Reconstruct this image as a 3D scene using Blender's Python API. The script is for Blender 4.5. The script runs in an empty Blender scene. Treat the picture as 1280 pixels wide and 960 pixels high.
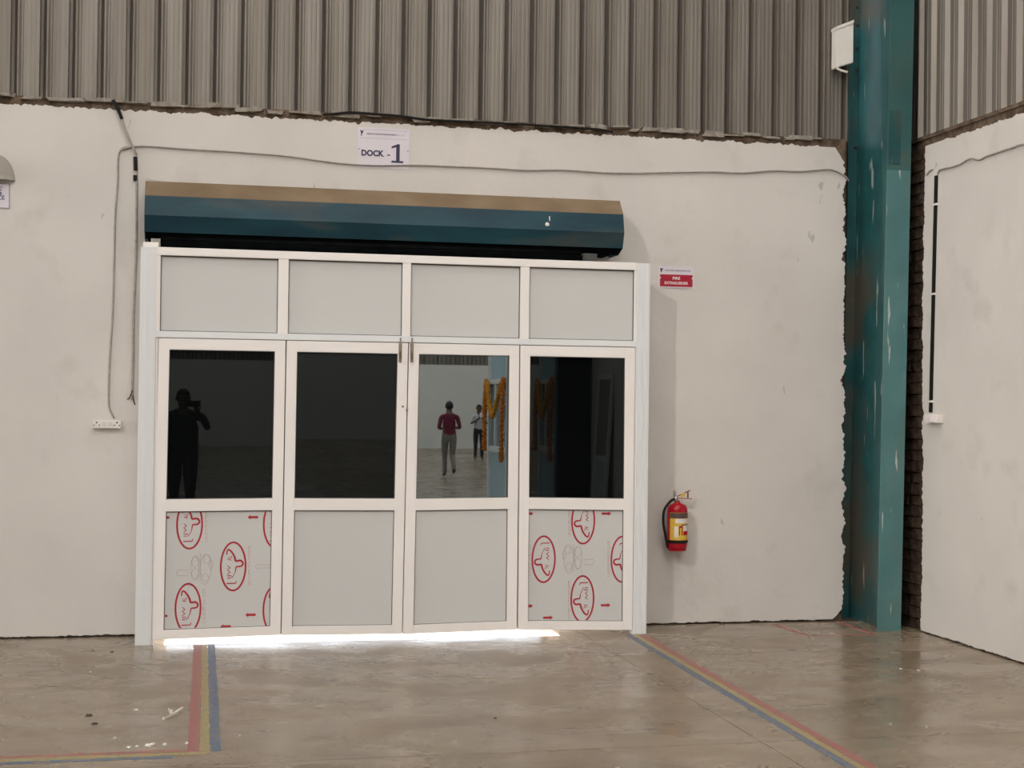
import bpy, bmesh, math, random
from mathutils import Vector, Matrix, noise
random.seed(7)
scn = bpy.context.scene
col = scn.collection
R = math.radians

# ------------------------------------------------------------------ camera
FPX = 1842.0                       # focal length in pixels of the 1280 px wide frame
DCAM, HCAM = 9.844, 1.55           # distance to the dock wall, height above floor
YAW, PITCH, ROLL = R(12.33), R(.658), R(.684)
CAM = Vector((0, -DCAM, HCAM))
_f = Vector((math.sin(YAW)*math.cos(PITCH), math.cos(YAW)*math.cos(PITCH), math.sin(PITCH)))
_r = Vector((math.cos(YAW), -math.sin(YAW), 0)); _u = _r.cross(_f)
CR = math.cos(ROLL)*_r + math.sin(ROLL)*_u
CU = -math.sin(ROLL)*_r + math.cos(ROLL)*_u
CF = _f
cd = bpy.data.cameras.new('camera'); cam = bpy.data.objects.new('camera', cd); col.objects.link(cam)
cd.sensor_width = 36; cd.lens = FPX/1280*36; cd.clip_end = 300
cam.matrix_world = Matrix(((CR.x, CU.x, -CF.x, CAM.x), (CR.y, CU.y, -CF.y, CAM.y), (CR.z, CU.z, -CF.z, CAM.z), (0, 0, 0, 1)))
scn.camera = cam
def ray(x, y): return CR*((x-640)/FPX) + CU*((480-y)/FPX) + CF
def PY(x, y, Y=0.0): d = ray(x, y); return CAM + d*((Y+DCAM)/d.y)      # pixel -> plane parallel to the dock wall
def PX(x, y, X): d = ray(x, y); return CAM + d*(X/d.x)                  # pixel -> plane parallel to the side wall
def PZ(x, y, Z=0.0): d = ray(x, y); return CAM + d*((Z-HCAM)/d.z)      # pixel -> floor

# ------------------------------------------------------------------ world, sun, exposure
w = bpy.data.worlds.new('world'); scn.world = w; w.use_nodes = True
wn = w.node_tree.nodes; bg = wn['Background']
bg.inputs[0].default_value = (.85, .92, 1, 1); bg.inputs[1].default_value = 3.5
sd = bpy.data.lights.new('sun', 'SUN'); sd.energy = 45; sd.angle = R(.6); sd.color = (1, .95, .88)
sun = bpy.data.objects.new('sun', sd); col.objects.link(sun)
sun.rotation_euler = Vector((-.02, -1, -1.05)).to_track_quat('-Z', 'Y').to_euler()
sun.location = (-5, 20, 20)
vs = scn.view_settings
scn.display_settings.display_device = 'sRGB'
vs.view_transform = 'Standard'; vs.look = 'None'; vs.exposure = -0.30; vs.gamma = 1; vs.use_curve_mapping = False
SKY_E = 15.0       # glow of the sheets added in the unseen roof
WIN_E = 11.0      # glow of the window added in the unseen left wall
LAMP_W = 165      # the high-bay lamp added over the dock for key light
LAMP_AT = (-6.0, -11.0, 9.1)

# ------------------------------------------------------------------ materials
def srgb(r, g, b):
    f = lambda c: (c/255/12.92 if c/255 <= .04045 else ((c/255+.055)/1.055)**2.4)
    return (f(r), f(g), f(b), 1)
M = {}
def mat(name, c, rough=.6, metal=0.0, c2=None, scale=4.0, amt=1.0, bump=0.0, bscale=60, stretch=(1, 1, 1), emit=0.0, spec=.5, lo=.35, hi=.65, detail=5, coat=0.0):
    m = bpy.data.materials.new(name); m.use_nodes = True; nt = m.node_tree; n = nt.nodes; L = nt.links
    b = n['Principled BSDF']; b.inputs['Roughness'].default_value = rough; b.inputs['Metallic'].default_value = metal
    b.inputs['Specular IOR Level'].default_value = spec; b.inputs['Base Color'].default_value = c
    b.inputs['Coat Weight'].default_value = coat
    tc = n.new('ShaderNodeTexCoord'); mp = n.new('ShaderNodeMapping'); mp.inputs['Scale'].default_value = stretch
    L.new(tc.outputs['Object'], mp.inputs['Vector'])
    if c2:
        t = n.new('ShaderNodeTexNoise'); t.inputs['Scale'].default_value = scale; t.inputs['Detail'].default_value = detail
        L.new(mp.outputs[0], t.inputs['Vector'])
        rmp = n.new('ShaderNodeValToRGB'); rmp.color_ramp.elements[0].position = lo; rmp.color_ramp.elements[1].position = hi
        rmp.color_ramp.elements[0].color = c; rmp.color_ramp.elements[1].color = c2
        L.new(t.outputs['Fac'], rmp.inputs['Fac']); L.new(rmp.outputs['Color'], b.inputs['Base Color'])
    if bump:
        t2 = n.new('ShaderNodeTexNoise'); t2.inputs['Scale'].default_value = bscale; t2.inputs['Detail'].default_value = 6
        L.new(mp.outputs[0], t2.inputs['Vector'])
        bp = n.new('ShaderNodeBump'); bp.inputs['Strength'].default_value = bump; bp.inputs['Distance'].default_value = .01
        L.new(t2.outputs['Fac'], bp.inputs['Height']); L.new(bp.outputs['Normal'], b.inputs['Normal'])
    if emit:
        b.inputs['Emission Color'].default_value = c; b.inputs['Emission Strength'].default_value = emit
    M[name] = m; return m
def layer(m, c, scale, lo, hi, stretch=(1, 1, 1), amt=1.0, seed=0.0, detail=4):
    """mix another noise-shaped layer of colour over the base colour"""
    nt = m.node_tree; n = nt.nodes; L = nt.links; b = n['Principled BSDF']
    tc = n.new('ShaderNodeTexCoord'); mp = n.new('ShaderNodeMapping'); mp.inputs['Scale'].default_value = stretch
    mp.inputs['Location'].default_value = (seed, seed*1.7, seed*.6)
    L.new(tc.outputs['Object'], mp.inputs['Vector'])
    t = n.new('ShaderNodeTexNoise'); t.inputs['Scale'].default_value = scale; t.inputs['Detail'].default_value = detail
    L.new(mp.outputs[0], t.inputs['Vector'])
    mr = n.new('ShaderNodeMapRange'); mr.inputs['From Min'].default_value = lo; mr.inputs['From Max'].default_value = hi
    mr.inputs['To Max'].default_value = amt
    L.new(t.outputs['Fac'], mr.inputs['Value'])
    mx = n.new('ShaderNodeMix'); mx.data_type = 'RGBA'; mx.inputs[7].default_value = c
    L.new(mr.outputs['Result'], mx.inputs[0])
    bi = b.inputs['Base Color']
    if bi.is_linked: L.new(bi.links[0].from_socket, mx.inputs[6])
    else: mx.inputs[6].default_value = bi.default_value
    L.new(mx.outputs[2], bi)

mat('plaster', (.560, .522, .486, 1), .75, c2=(.615, .575, .535, 1), scale=1.3, bump=.35, bscale=14, spec=.25)
layer(M['plaster'], (.43, .385, .345, 1), 3.2, .60, .80, amt=.5, seed=3)
layer(M['plaster'], (.30, .26, .22, 1), 9, .735, .77, stretch=(1, 1, .6), amt=.55, seed=9, detail=2)
mat('mortar', (.075, .050, .034, 1), .95, c2=(.17, .125, .09, 1), scale=16, bump=.9, bscale=60, spec=.1)
mat('grey_mortar', (.20, .17, .14, 1), .95, c2=(.32, .29, .25, 1), scale=22, bump=.8, bscale=50, spec=.1)
mat('brick', (.036, .024, .018, 1), .95, c2=(.080, .052, .036, 1), scale=18, bump=.7, bscale=60, spec=.1)
mat('cladding', (.180, .155, .130, 1), .48, .5, c2=(.228, .203, .176, 1), scale=2.2, stretch=(6, 6, .35), spec=.4)
layer(M['cladding'], (.09, .068, .052, 1), 3, .56, .85, stretch=(5, 5, .25), amt=.6, seed=5)
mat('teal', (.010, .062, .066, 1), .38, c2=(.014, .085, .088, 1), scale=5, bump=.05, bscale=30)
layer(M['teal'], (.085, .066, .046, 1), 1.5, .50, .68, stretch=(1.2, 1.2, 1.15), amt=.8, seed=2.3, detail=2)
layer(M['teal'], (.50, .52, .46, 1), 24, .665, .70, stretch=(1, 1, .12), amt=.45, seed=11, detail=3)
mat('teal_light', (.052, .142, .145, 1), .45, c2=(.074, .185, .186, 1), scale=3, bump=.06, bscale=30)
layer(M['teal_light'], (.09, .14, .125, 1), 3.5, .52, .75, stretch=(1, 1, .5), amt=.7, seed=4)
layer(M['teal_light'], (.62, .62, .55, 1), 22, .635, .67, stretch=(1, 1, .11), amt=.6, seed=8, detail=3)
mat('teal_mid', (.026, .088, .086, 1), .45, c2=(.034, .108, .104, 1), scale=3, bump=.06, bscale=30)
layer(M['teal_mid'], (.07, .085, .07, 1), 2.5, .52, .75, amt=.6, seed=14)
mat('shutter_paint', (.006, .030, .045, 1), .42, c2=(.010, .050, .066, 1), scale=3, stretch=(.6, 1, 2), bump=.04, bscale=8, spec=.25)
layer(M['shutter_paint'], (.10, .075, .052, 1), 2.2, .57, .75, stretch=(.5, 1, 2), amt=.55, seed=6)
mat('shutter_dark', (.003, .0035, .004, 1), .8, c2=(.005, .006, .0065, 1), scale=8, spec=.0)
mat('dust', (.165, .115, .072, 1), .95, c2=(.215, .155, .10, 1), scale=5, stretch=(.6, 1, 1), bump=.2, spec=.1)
mat('white_alu', (.79, .745, .715, 1), .36, c2=(.82, .775, .745, 1), scale=2, spec=.45)
mat('cool_alu', (.70, .71, .71, 1), .38, c2=(.73, .735, .735, 1), scale=2, spec=.45)
mat('panel', (.545, .540, .525, 1), .34, c2=(.57, .56, .545, 1), scale=1.1, spec=.45)
mat('gasket', (.06, .055, .05, 1), .7, c2=(.09, .085, .08, 1), scale=20)
mat('dark_glass', (.002, .0025, .0025, 1), .012, c2=(.003, .0035, .0035, 1), scale=1, spec=.52)
mat('mirror_glass', (.315, .358, .375, 1), .010, 1.0, c2=(.32, .363, .38, 1), scale=1)
mat('red_print', (.36, .012, .025, 1), .5, c2=(.42, .02, .035, 1), scale=40)
mat('faint_print', (.43, .36, .33, 1), .5, c2=(.48, .42, .39, 1), scale=30)
mat('pale_red_print', (.45, .24, .215, 1), .5, c2=(.50, .32, .29, 1), scale=30)
mat('sign_board', (.60, .555, .60, 1), .45, c2=(.64, .59, .63, 1), scale=6)
mat('navy_print', (.022, .016, .055, 1), .5, c2=(.03, .022, .07, 1), scale=30)
mat('grey_print', (.22, .19, .24, 1), .5, c2=(.27, .24, .29, 1), scale=30)
mat('crimson', (.33, .001, .018, 1), .5, c2=(.37, .003, .025, 1), scale=8)
mat('white_print', (.78, .70, .70, 1), .5, c2=(.80, .74, .74, 1), scale=8)
mat('ext_red', (.33, .002, .012, 1), .22, c2=(.36, .004, .016, 1), scale=5, spec=.35)
mat('ext_yellow', (.62, .36, .03, 1), .4, c2=(.68, .44, .06, 1), scale=20)
mat('ext_white', (.72, .68, .62, 1), .4, c2=(.66, .62, .58, 1), scale=20)
mat('ext_dark', (.06, .03, .03, 1), .4, c2=(.12, .07, .06, 1), scale=60)
mat('black_rubber', (.006, .0055, .005, 1), .6, c2=(.009, .008, .007, 1), scale=20, spec=.2)
mat('steel', (.30, .28, .25, 1), .35, .8, c2=(.36, .34, .30, 1), scale=20)
mat('bolt_metal', (.22, .17, .13, 1), .45, .6, c2=(.30, .25, .20, 1), scale=30)
mat('cable_grey', (.24, .21, .18, 1), .6, c2=(.34, .30, .26, 1), scale=25)
mat('plastic_white', (.70, .655, .605, 1), .4, c2=(.73, .685, .64, 1), scale=8)
mat('tape_red', (.27, .065, .065, 1), .55, c2=(.31, .10, .09, 1), scale=14)
mat('tape_yellow', (.33, .265, .095, 1), .55, c2=(.28, .23, .11, 1), scale=14)
mat('tape_blue', (.050, .090, .165, 1), .55, c2=(.08, .12, .18, 1), scale=14)
for k, s in (('tape_red', 1), ('tape_yellow', 5), ('tape_blue', 9)):
    layer(M[k], (.20, .155, .115, 1), 38, .44, .62, amt=.8, seed=s)
mat('red_line', (.34, .08, .075, 1), .6, c2=(.28, .13, .11, 1), scale=12)
mat('outdoor_ground', (.62, .60, .56, 1), .9, c2=(.55, .53, .49, 1), scale=3)
mat('roof_metal', (.30, .28, .25, 1), .5, .3, c2=(.36, .34, .31, 1), scale=2)
mat('added_skylight', (1, .985, .955, 1), .5, emit=SKY_E)
mat('added_window_glow', (1, .985, .96, 1), .5, emit=WIN_E)
mat('lamp_glow', (1, .93, .84, 1), .5, emit=60)
mat('sky_tint_alu', (.33, .47, .53, 1), .4, c2=(.38, .51, .57, 1), scale=2)  # aluminium panels, blue sky cast put into the colour
mat('sky_tint_glass', (.16, .26, .31, 1), .1, c2=(.19, .29, .34, 1), scale=2)
mat('marigold_orange', (.50, .12, .006, 1), .8, c2=(.58, .20, .010, 1), scale=30)
mat('marigold_yellow', (.58, .24, .010, 1), .8, c2=(.64, .30, .02, 1), scale=30)
mat('skin', (.10, .052, .034, 1), .55, c2=(.12, .064, .043, 1), scale=8)
mat('hair', (.006, .005, .005, 1), .6, c2=(.010, .008, .008, 1), scale=40)
mat('maroon_cloth', (.12, .010, .030, 1), .85, c2=(.15, .014, .038, 1), scale=9, bump=.3, bscale=20)
mat('grey_cloth', (.17, .155, .14, 1), .85, c2=(.21, .195, .175, 1), scale=9, bump=.3, bscale=20)
mat('pale_cloth', (.42, .44, .48, 1), .85, c2=(.48, .50, .53, 1), scale=9, bump=.3, bscale=20)
mat('black_cloth', (.010, .010, .012, 1), .85, c2=(.016, .016, .018, 1), scale=9, bump=.3, bscale=20)
mat('charcoal_cloth', (.018, .018, .020, 1), .85, c2=(.026, .026, .028, 1), scale=9, bump=.3, bscale=20)
mat('shoe', (.012, .011, .010, 1), .4, c2=(.02, .018, .016, 1), scale=20)
mat('phone_black', (.008, .008, .009, 1), .25, c2=(.012, .012, .013, 1), scale=20)
mat('far_plaster', (.66, .63, .59, 1), .8, c2=(.70, .67, .63, 1), scale=.4, spec=.2)
mat('chip_white', (.70, .66, .60, 1), .8, c2=(.62, .58, .52, 1), scale=30)
mat('dome_beige', (.30, .275, .24, 1), .8, c2=(.33, .30, .265, 1), scale=6)
mat('chip_dark', (.03, .024, .02, 1), .9, c2=(.05, .04, .034, 1), scale=30)

M['dark_glass'].node_tree.nodes['Principled BSDF'].inputs['Specular Tint'].default_value = (.74, .86, .90, 1)
# trowelled concrete: swirled tone, patchy gloss
def concrete():
    m = bpy.data.materials.new('concrete'); m.use_nodes = True; nt = m.node_tree; n = nt.nodes; L = nt.links; b = n['Principled BSDF']
    g = n.new('ShaderNodeNewGeometry')
    mp = n.new('ShaderNodeMapping'); mp.inputs['Scale'].default_value = (1, 1.5, 1); L.new(g.outputs['Position'], mp.inputs['Vector'])
    def nz(s, d, dist=0.0):
        t = n.new('ShaderNodeTexNoise'); t.inputs['Scale'].default_value = s; t.inputs['Detail'].default_value = d; t.inputs['Distortion'].default_value = dist
        L.new(mp.outputs[0], t.inputs['Vector']); return t.outputs['Fac']
    r1 = n.new('ShaderNodeValToRGB'); L.new(nz(1.1, 8, 1.2), r1.inputs['Fac'])
    e = r1.color_ramp.elements; e[0].position = .30; e[0].color = (.170, .126, .086, 1); e[1].position = .72; e[1].color = (.244, .187, .132, 1)
    r2 = n.new('ShaderNodeValToRGB'); L.new(nz(6, 8, .8), r2.inputs['Fac'])
    e = r2.color_ramp.elements; e[0].position = .34; e[0].color = (.90, .90, .90, 1); e[1].position = .66; e[1].color = (1.06, 1.06, 1.06, 1)
    mx = n.new('ShaderNodeMix'); mx.data_type = 'RGBA'; mx.blend_type = 'MULTIPLY'; mx.inputs[0].default_value = 1
    L.new(r1.outputs[0], mx.inputs[6]); L.new(r2.outputs[0], mx.inputs[7]); L.new(mx.outputs[2], b.inputs['Base Color'])
    r3 = n.new('ShaderNodeMapRange'); L.new(nz(2.0, 5, .6), r3.inputs['Value'])
    r3.inputs['From Min'].default_value = .35; r3.inputs['From Max'].default_value = .68; r3.inputs['To Min'].default_value = .15; r3.inputs['To Max'].default_value = .40
    L.new(r3.outputs[0], b.inputs['Roughness'])
    bp = n.new('ShaderNodeBump'); bp.inputs['Strength'].default_value = .06; bp.inputs['Distance'].default_value = .02
    L.new(nz(5, 5, 1.0), bp.inputs['Height']); L.new(bp.outputs[0], b.inputs['Normal'])
    b.inputs['Specular IOR Level'].default_value = .38
    M['concrete'] = m
concrete()

# ------------------------------------------------------------------ helpers
def obj(name, bm, material, parent=None, smooth=False, bevel=0.0, kind=None):
    if bevel:
        bmesh.ops.bevel(bm, geom=list(bm.edges), offset=bevel, segments=2, affect='EDGES', clamp_overlap=True)
    me = bpy.data.meshes.new(name); bm.to_mesh(me); bm.free()
    return link(name, me, material, parent, smooth, kind)
def link(name, me, material, parent=None, smooth=False, kind=None):
    if material: me.materials.append(M[material])
    if smooth:
        for p in me.polygons: p.use_smooth = True
    o = bpy.data.objects.new(name, me); col.objects.link(o)
    if parent: o.parent = parent
    if kind: o['kind'] = kind
    return o
def tag(o, label, cat, group=None, kind=None):
    o['label'] = label; o['category'] = cat
    if group: o['group'] = group
    if kind: o['kind'] = kind
    return o
def empty(name, loc, label=None, cat=None, group=None, kind=None):
    o = bpy.data.objects.new(name, None); col.objects.link(o); o.location = loc; o.empty_display_size = .1
    if label: tag(o, label, cat, group, kind)
    return o
def box(bm, x0, x1, y0, y1, z0, z1, warp=None):
    vs_ = [bm.verts.new((x, y, z)) for x in (x0, x1) for y in (y0, y1) for z in (z0, z1)]
    if warp:
        for v in vs_: v.co = warp(v.co)
    for f in ((0, 1, 3, 2), (4, 6, 7, 5), (0, 4, 5, 1), (2, 3, 7, 6), (0, 2, 6, 4), (1, 5, 7, 3)):
        bm.faces.new([vs_[i] for i in f])
    return vs_
def boxo(name, b, material, parent=None, bevel=0.0, warp=None, kind=None):
    bm = bmesh.new(); box(bm, *b, warp=warp); return obj(name, bm, material, parent, bevel=bevel, kind=kind)
def tube(bm, pts, r, seg=8, cap=True):
    pts = [Vector(p) for p in pts]; rings = []
    up = Vector((0, 0, 1))
    for i, p in enumerate(pts):
        d = (pts[min(i+1, len(pts)-1)] - pts[max(i-1, 0)]).normalized()
        a = d.cross(up) if abs(d.dot(up)) < .95 else d.cross(Vector((0, 1, 0)))
        a.normalize(); b = d.cross(a).normalized()
        rr = r[i] if isinstance(r, (list, tuple)) else r
        rings.append([bm.verts.new(p + a*rr*math.cos(2*math.pi*k/seg) + b*rr*math.sin(2*math.pi*k/seg)) for k in range(seg)])
    for A, B in zip(rings, rings[1:]):
        for k in range(seg): bm.faces.new((A[k], A[(k+1) % seg], B[(k+1) % seg], B[k]))
    if cap: bm.faces.new(rings[0][::-1]); bm.faces.new(rings[-1])
def spline(pts, n=6):
    pts = [Vector(p) for p in pts]; P = [pts[0]] + pts + [pts[-1]]; out = []
    for i in range(1, len(P)-2):
        a, b, c, d = P[i-1:i+3]
        for k in range(n):
            t = k/n
            out.append(.5*((2*b) + (c-a)*t + (2*a-5*b+4*c-d)*t*t + (3*b-a-3*c+d)*t**3))
    out.append(pts[-1]); return out
def lathe(bm, prof, c, seg=24, axis='Z'):
    rings = []
    for r, h in prof:
        ring = []
        for k in range(seg):
            a = 2*math.pi*k/seg
            q = (r*math.cos(a), r*math.sin(a), h) if axis == 'Z' else (r*math.cos(a), h, r*math.sin(a))
            ring.append(bm.verts.new((c[0]+q[0], c[1]+q[1], c[2]+q[2])))
        rings.append(ring)
    for A, B in zip(rings, rings[1:]):
        for k in range(seg): bm.faces.new((A[k], A[(k+1) % seg], B[(k+1) % seg], B[k]))
    bm.faces.new(rings[0][::-1]); bm.faces.new(rings[-1])
    bmesh.ops.recalc_face_normals(bm, faces=bm.faces)
def text_mesh(body, size, bold=0.0):
    cu = bpy.data.curves.new('txt', 'FONT'); cu.body = body; cu.size = size; cu.align_x = 'CENTER'; cu.align_y = 'CENTER'; cu.offset = bold; cu.resolution_u = 3
    o = bpy.data.objects.new('txt', cu); col.objects.link(o)
    bpy.context.view_layer.update()
    me = bpy.data.meshes.new_from_object(o.evaluated_get(bpy.context.evaluated_depsgraph_get()))
    bpy.data.objects.remove(o); bpy.data.curves.remove(cu)
    return me
def text_on_wall(name, body, size, centre, width, material, parent, bold=0.0, height=None):
    """lettering facing -Y, stretched to the given width (and height) in metres"""
    me = text_mesh(body, size, bold)
    xs = [v.co.x for v in me.vertices]; ys = [v.co.y for v in me.vertices]
    sx = width/(max(xs)-min(xs)); sy = (height/(max(ys)-min(ys))) if height else sx
    mx, my = (max(xs)+min(xs))/2, (max(ys)+min(ys))/2
    for v in me.vertices:
        v.co = Vector((centre[0]+(v.co.x-mx)*sx, centre[1], centre[2]+(v.co.y-my)*sy))
    return link(name, me, material, parent)
def jag(x, seed, amp=.012):
    return amp*(noise.noise((x*9, seed, 0))*1.3 + noise.noise((x*31, seed, 5))*.9 + noise.noise((x*80, seed, 9))*.5)
def slab_from_faces(name, quads, thick, material, parent):
    """quads of (x,y,z) on one face, extruded along 'thick'"""
    bm = bmesh.new()
    for q in quads: bm.faces.new([bm.verts.new(p) for p in q])
    bmesh.ops.remove_doubles(bm, verts=bm.verts, dist=1e-5)
    g = bmesh.ops.extrude_face_region(bm, geom=list(bm.faces))
    for v in g['geom']:
        if isinstance(v, bmesh.types.BMVert): v.co += Vector(thick)
    bmesh.ops.recalc_face_normals(bm, faces=bm.faces)
    return obj(name, bm, material, parent)

# ------------------------------------------------------------------ setting: floor
XR = 4.925; YS = -14.3; XF = 17.0; XL = -13.0; YF = -51.0; ZR = 9.6; ZP = 3.40
floor = boxo('floor', (XL-.3, XF+.3, YF-.3, .30, -.30, -.012), 'mortar')
tag(floor, 'brown trowelled concrete warehouse floor with thin joints', 'floor', kind='structure')
xj = 2.585; yj = -3.48
xs = [XL-.3, xj-12, xj-6, xj, xj+6, xj+12, XF+.3]; ys = [.0, yj] + [yj-6*k for k in range(1, 8)] + [YF-.3]
for i in range(len(xs)-1):
    for j in range(len(ys)-1):
        if xs[i] > XR-.5 and ys[j+1] > YS+1: continue
        boxo('concrete_slab', (xs[i]+.002, xs[i+1]-.002, ys[j+1]+.002, ys[j]-.002, -.10, 0), 'concrete', floor)
boxo('threshold_slab', (-.30, 2.60, .0, .32, -.10, 0), 'outdoor_ground', floor)
og = boxo('outdoor_apron', (-8, 12, .32, 14, -.2, -.005), 'outdoor_ground')
tag(og, 'sunlit concrete apron outside below the door gap', 'apron', kind='structure')

# ------------------------------------------------------------------ setting: dock wall (back)
OX0, OX1, OZ = -.13, 2.43, 2.25
bm = bmesh.new()
for b in ((XL, OX0, .02, .25, 0, 3.465), (OX1, 4.60, .02, .25, 0, 3.465), (4.60, XR+.25, .19, .25, 0, ZR), (XL, 4.60, .09, .12, 3.465, ZR), (OX0, OX1, .02, .25, OZ, 3.465)): box(bm, *b)  # thin box behind the upper cladding is added against daylight leaks
wall_back = obj('wall_back', bm, 'mortar')
tag(wall_back, 'white plastered dock wall with ribbed metal cladding above', 'wall', kind='structure')
def ptop(x): return ZP + .004 + jag(x, 1.0, .016)
def pbot(x): return .012 + jag(x, 4.0, .008)
quads = []
xsn = []; x = XL
while x < 4.40: xsn.append(x); x += .25 if x < -1.6 else .012
xsn += [4.40, OX0, OX1]; xsn = sorted(set(xsn))
for a, b in zip(xsn, xsn[1:]):
    inside = OX0-1e-6 <= a and b <= OX1+1e-6
    za, zb = (OZ, OZ) if inside else (pbot(a), pbot(b))
    quads.append([(a, 0, za), (b, 0, zb), (b, 0, ptop(b)), (a, 0, ptop(a))])
def pright(z):
    e = 4.605 + jag(z, 7.0, .022) - .006*z
    if z > 3.24: e -= (z-3.24)**2*3.2
    if z < .16: e -= (.16-z)**2*3.5
    return e
zs = [pbot(4.40)] + [.03+k*.0125 for k in range(1, int((3.385-.03)/.0125))] + [ptop(4.40)]
for a, b in zip(zs, zs[1:]):
    quads.append([(4.40, 0, a), (pright(a), 0, a), (pright(b), 0, b), (4.40, 0, b)])
slab_from_faces('plaster', quads, (0, .022, 0), 'plaster', wall_back)
# rough mortar ledge under the cladding: pale lumps on brown
bm = bmesh.new(); x = -2.2
while x < 4.38:
    l = random.uniform(.05, .22); h = random.uniform(.012, .035)
    zc = 3.455 + random.uniform(-.012, .012)
    vs_ = box(bm, x, x+l, -.006-random.uniform(0, .008), .03, zc-h*.5, zc+h*.5)
    for v in vs_: v.co += Vector((random.uniform(-.02, .02), 0, random.uniform(-.008, .008)))
    x += l*random.uniform(.6, 1.6)
obj('mortar_lumps', bm, 'grey_mortar', wall_back, kind='stuff')

# ribbed sheets: pans with fine flutes and a recessed groove every 0.179 m
PIT = .1788
def rib_profile(n):
    pts = []
    for k in range(n):
        u = k*PIT
        pts += [(u, 0), (u+.003, .046), (u+.021, .046), (u+.045, .0)]
        pts += [(u+.052, 0), (u+.066, .010), (u+.076, .010), (u+.082, 0)]
        a, b_ = u+.084, u+PIT-.004
        pts.append((a, 0)); m = 3
        for j in range(m):
            s = a + (b_-a)*(j+.5)/m
            pts += [(s-.006, 0), (s-.002, .0010), (s+.004, .0010), (s+.008, 0)]
        pts.append((b_, 0))
    pts.append((n*PIT, 0)); return pts
def sheet(name, n, z0, z1, origin, along, back, material, parent, umax=None):
    bm = bmesh.new(); o = Vector(origin); A = Vector(along); B = Vector(back); prev = None
    for u, d in rib_profile(n):
        if umax and u > umax: continue
        p = o + A*u + B*d
        c = [bm.verts.new((p.x, p.y, z0)), bm.verts.new((p.x, p.y, z1))]
        if prev: bm.faces.new((prev[0], c[0], c[1], prev[1]))
        prev = c
    bmesh.ops.recalc_face_normals(bm, faces=bm.faces)
    me = bpy.data.meshes.new(name); bm.to_mesh(me); bm.free()
    return me
NS = 5; SW = NS*PIT
me5 = sheet('cladding_sheet', NS, 0, ZR-3.455, (0, 0, 0), (1, 0, 0), (0, 1, 0), None, None)
me5.materials.append(M['cladding'])
x = .107 - .008
x0 = x - SW*math.ceil((x-XL)/SW)
k = 0
while x0 < 4.3:
    o = bpy.data.objects.new('cladding_sheet', me5); col.objects.link(o); o.parent = wall_back
    o.location = (x0, .030 + .0035*(k % 2), 3.455); o.rotation_euler = (R(random.uniform(-.05, .05)), 0, 0)
    x0 += SW; k += 1
mee = sheet('cladding_sheet', 1, 0, ZR-3.455, (0, 0, 0), (1, 0, 0), (0, 1, 0), None, None, umax=4.630-x0)
mee.materials.append(M['cladding'])
o = bpy.data.objects.new('cladding_sheet', mee); col.objects.link(o); o.parent = wall_back; o.location = (x0, .0335, 3.455)
# ------------------------------------------------------------------ setting: right wall
wall_right = boxo('wall_right', (XR+.035, XR+.25, YS, .19, 0, 3.40), 'mortar')
tag(wall_right, 'white plastered side wall with broken brick edge beside the teal column', 'wall', kind='structure')
bm = bmesh.new(); box(bm, XR+.02, XR+.25, YS, .02, 3.395, 3.42)
obj('ledge', bm, 'mortar', wall_right)
boxo('leak_backing', (XR+.10, XR+.13, YS, .25, 3.40, ZR), 'cladding', wall_right)  # added behind the sheets to block daylight through their gaps
def rtop(y): return 3.335 + jag(y, 12.0, .014)
def rleft(z): return -.545 - .012*math.sin(z*2.1) + jag(z, 15.0, .017)
quads = []
y = -.80; ysn = []
while y > -2.6: ysn.append(y); y -= .014
ysn += [-3.0, -6.0, -9.0, -12.0, YS]
for a, b in zip(ysn, ysn[1:]):
    quads.append([(XR, a, .012+jag(a, 3, .008)), (XR, b, .012+jag(b, 3, .008)), (XR, b, rtop(b)), (XR, a, rtop(a))])
zs = [.012+jag(-.80, 3, .008)] + [.03+k*.0125 for k in range(1, int((3.31-.03)/.0125))] + [rtop(-.80)]
for a, b in zip(zs, zs[1:]):
    quads.append([(XR, rleft(a), a), (XR, -.80, a), (XR, -.80, b), (XR, rleft(b), b)])
slab_from_faces('plaster', quads, (.03, 0, 0), 'plaster', wall_right)
bmesh_b = bmesh.new(); box(bmesh_b, -.032, 0, -.108, .108, -.034, .034)
for v in bmesh_b.verts: v.co += Vector((random.uniform(-.004, .004), random.uniform(-.006, .006), random.uniform(-.004, .004)))
meb = bpy.data.meshes.new('brick'); bmesh_b.to_mesh(meb); bmesh_b.free(); meb.materials.append(M['brick'])
for c in range(43):
    for q in range(-1, 3):
        o = bpy.data.objects.new('brick', meb); col.objects.link(o); o.parent = wall_right
        o.location = (XR+.054+random.uniform(-.008, .006), -.11-.225*q-(.11 if c % 2 else 0)+.02, .042+c*.0775)
        o.rotation_euler = (R(random.uniform(-2, 2)), R(random.uniform(-2, 2)), R(random.uniform(-3, 3)))
def inward(n):
    pts = []
    for k in range(n):
        u = k*PIT; pts += [(u, 0), (u+.024, -.030), (u+.040, -.030), (u+.062, 0)]
        for c in (.112, .145): pts += [(u+c-.006, 0), (u+c-.002, -.003), (u+c+.004, -.003), (u+c+.008, 0)]
    return pts + [(n*PIT, 0)]
rib_out = rib_profile; rib_profile = inward
me5r = sheet('cladding_sheet', NS, 0, ZR-3.415, (0, 0, 0), (1, 0, 0), (0, 1, 0), None, None); me5r.materials.append(M['cladding'])
rib_profile = rib_out
k = 0; yy = .18
while yy > YS+.2:
    o = bpy.data.objects.new('cladding_sheet', me5r); col.objects.link(o); o.parent = wall_right
    o.location = (XR+.055+.0035*(k % 2), yy, 3.415); o.rotation_euler = (0, 0, R(-90))
    yy -= SW; k += 1
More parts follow.
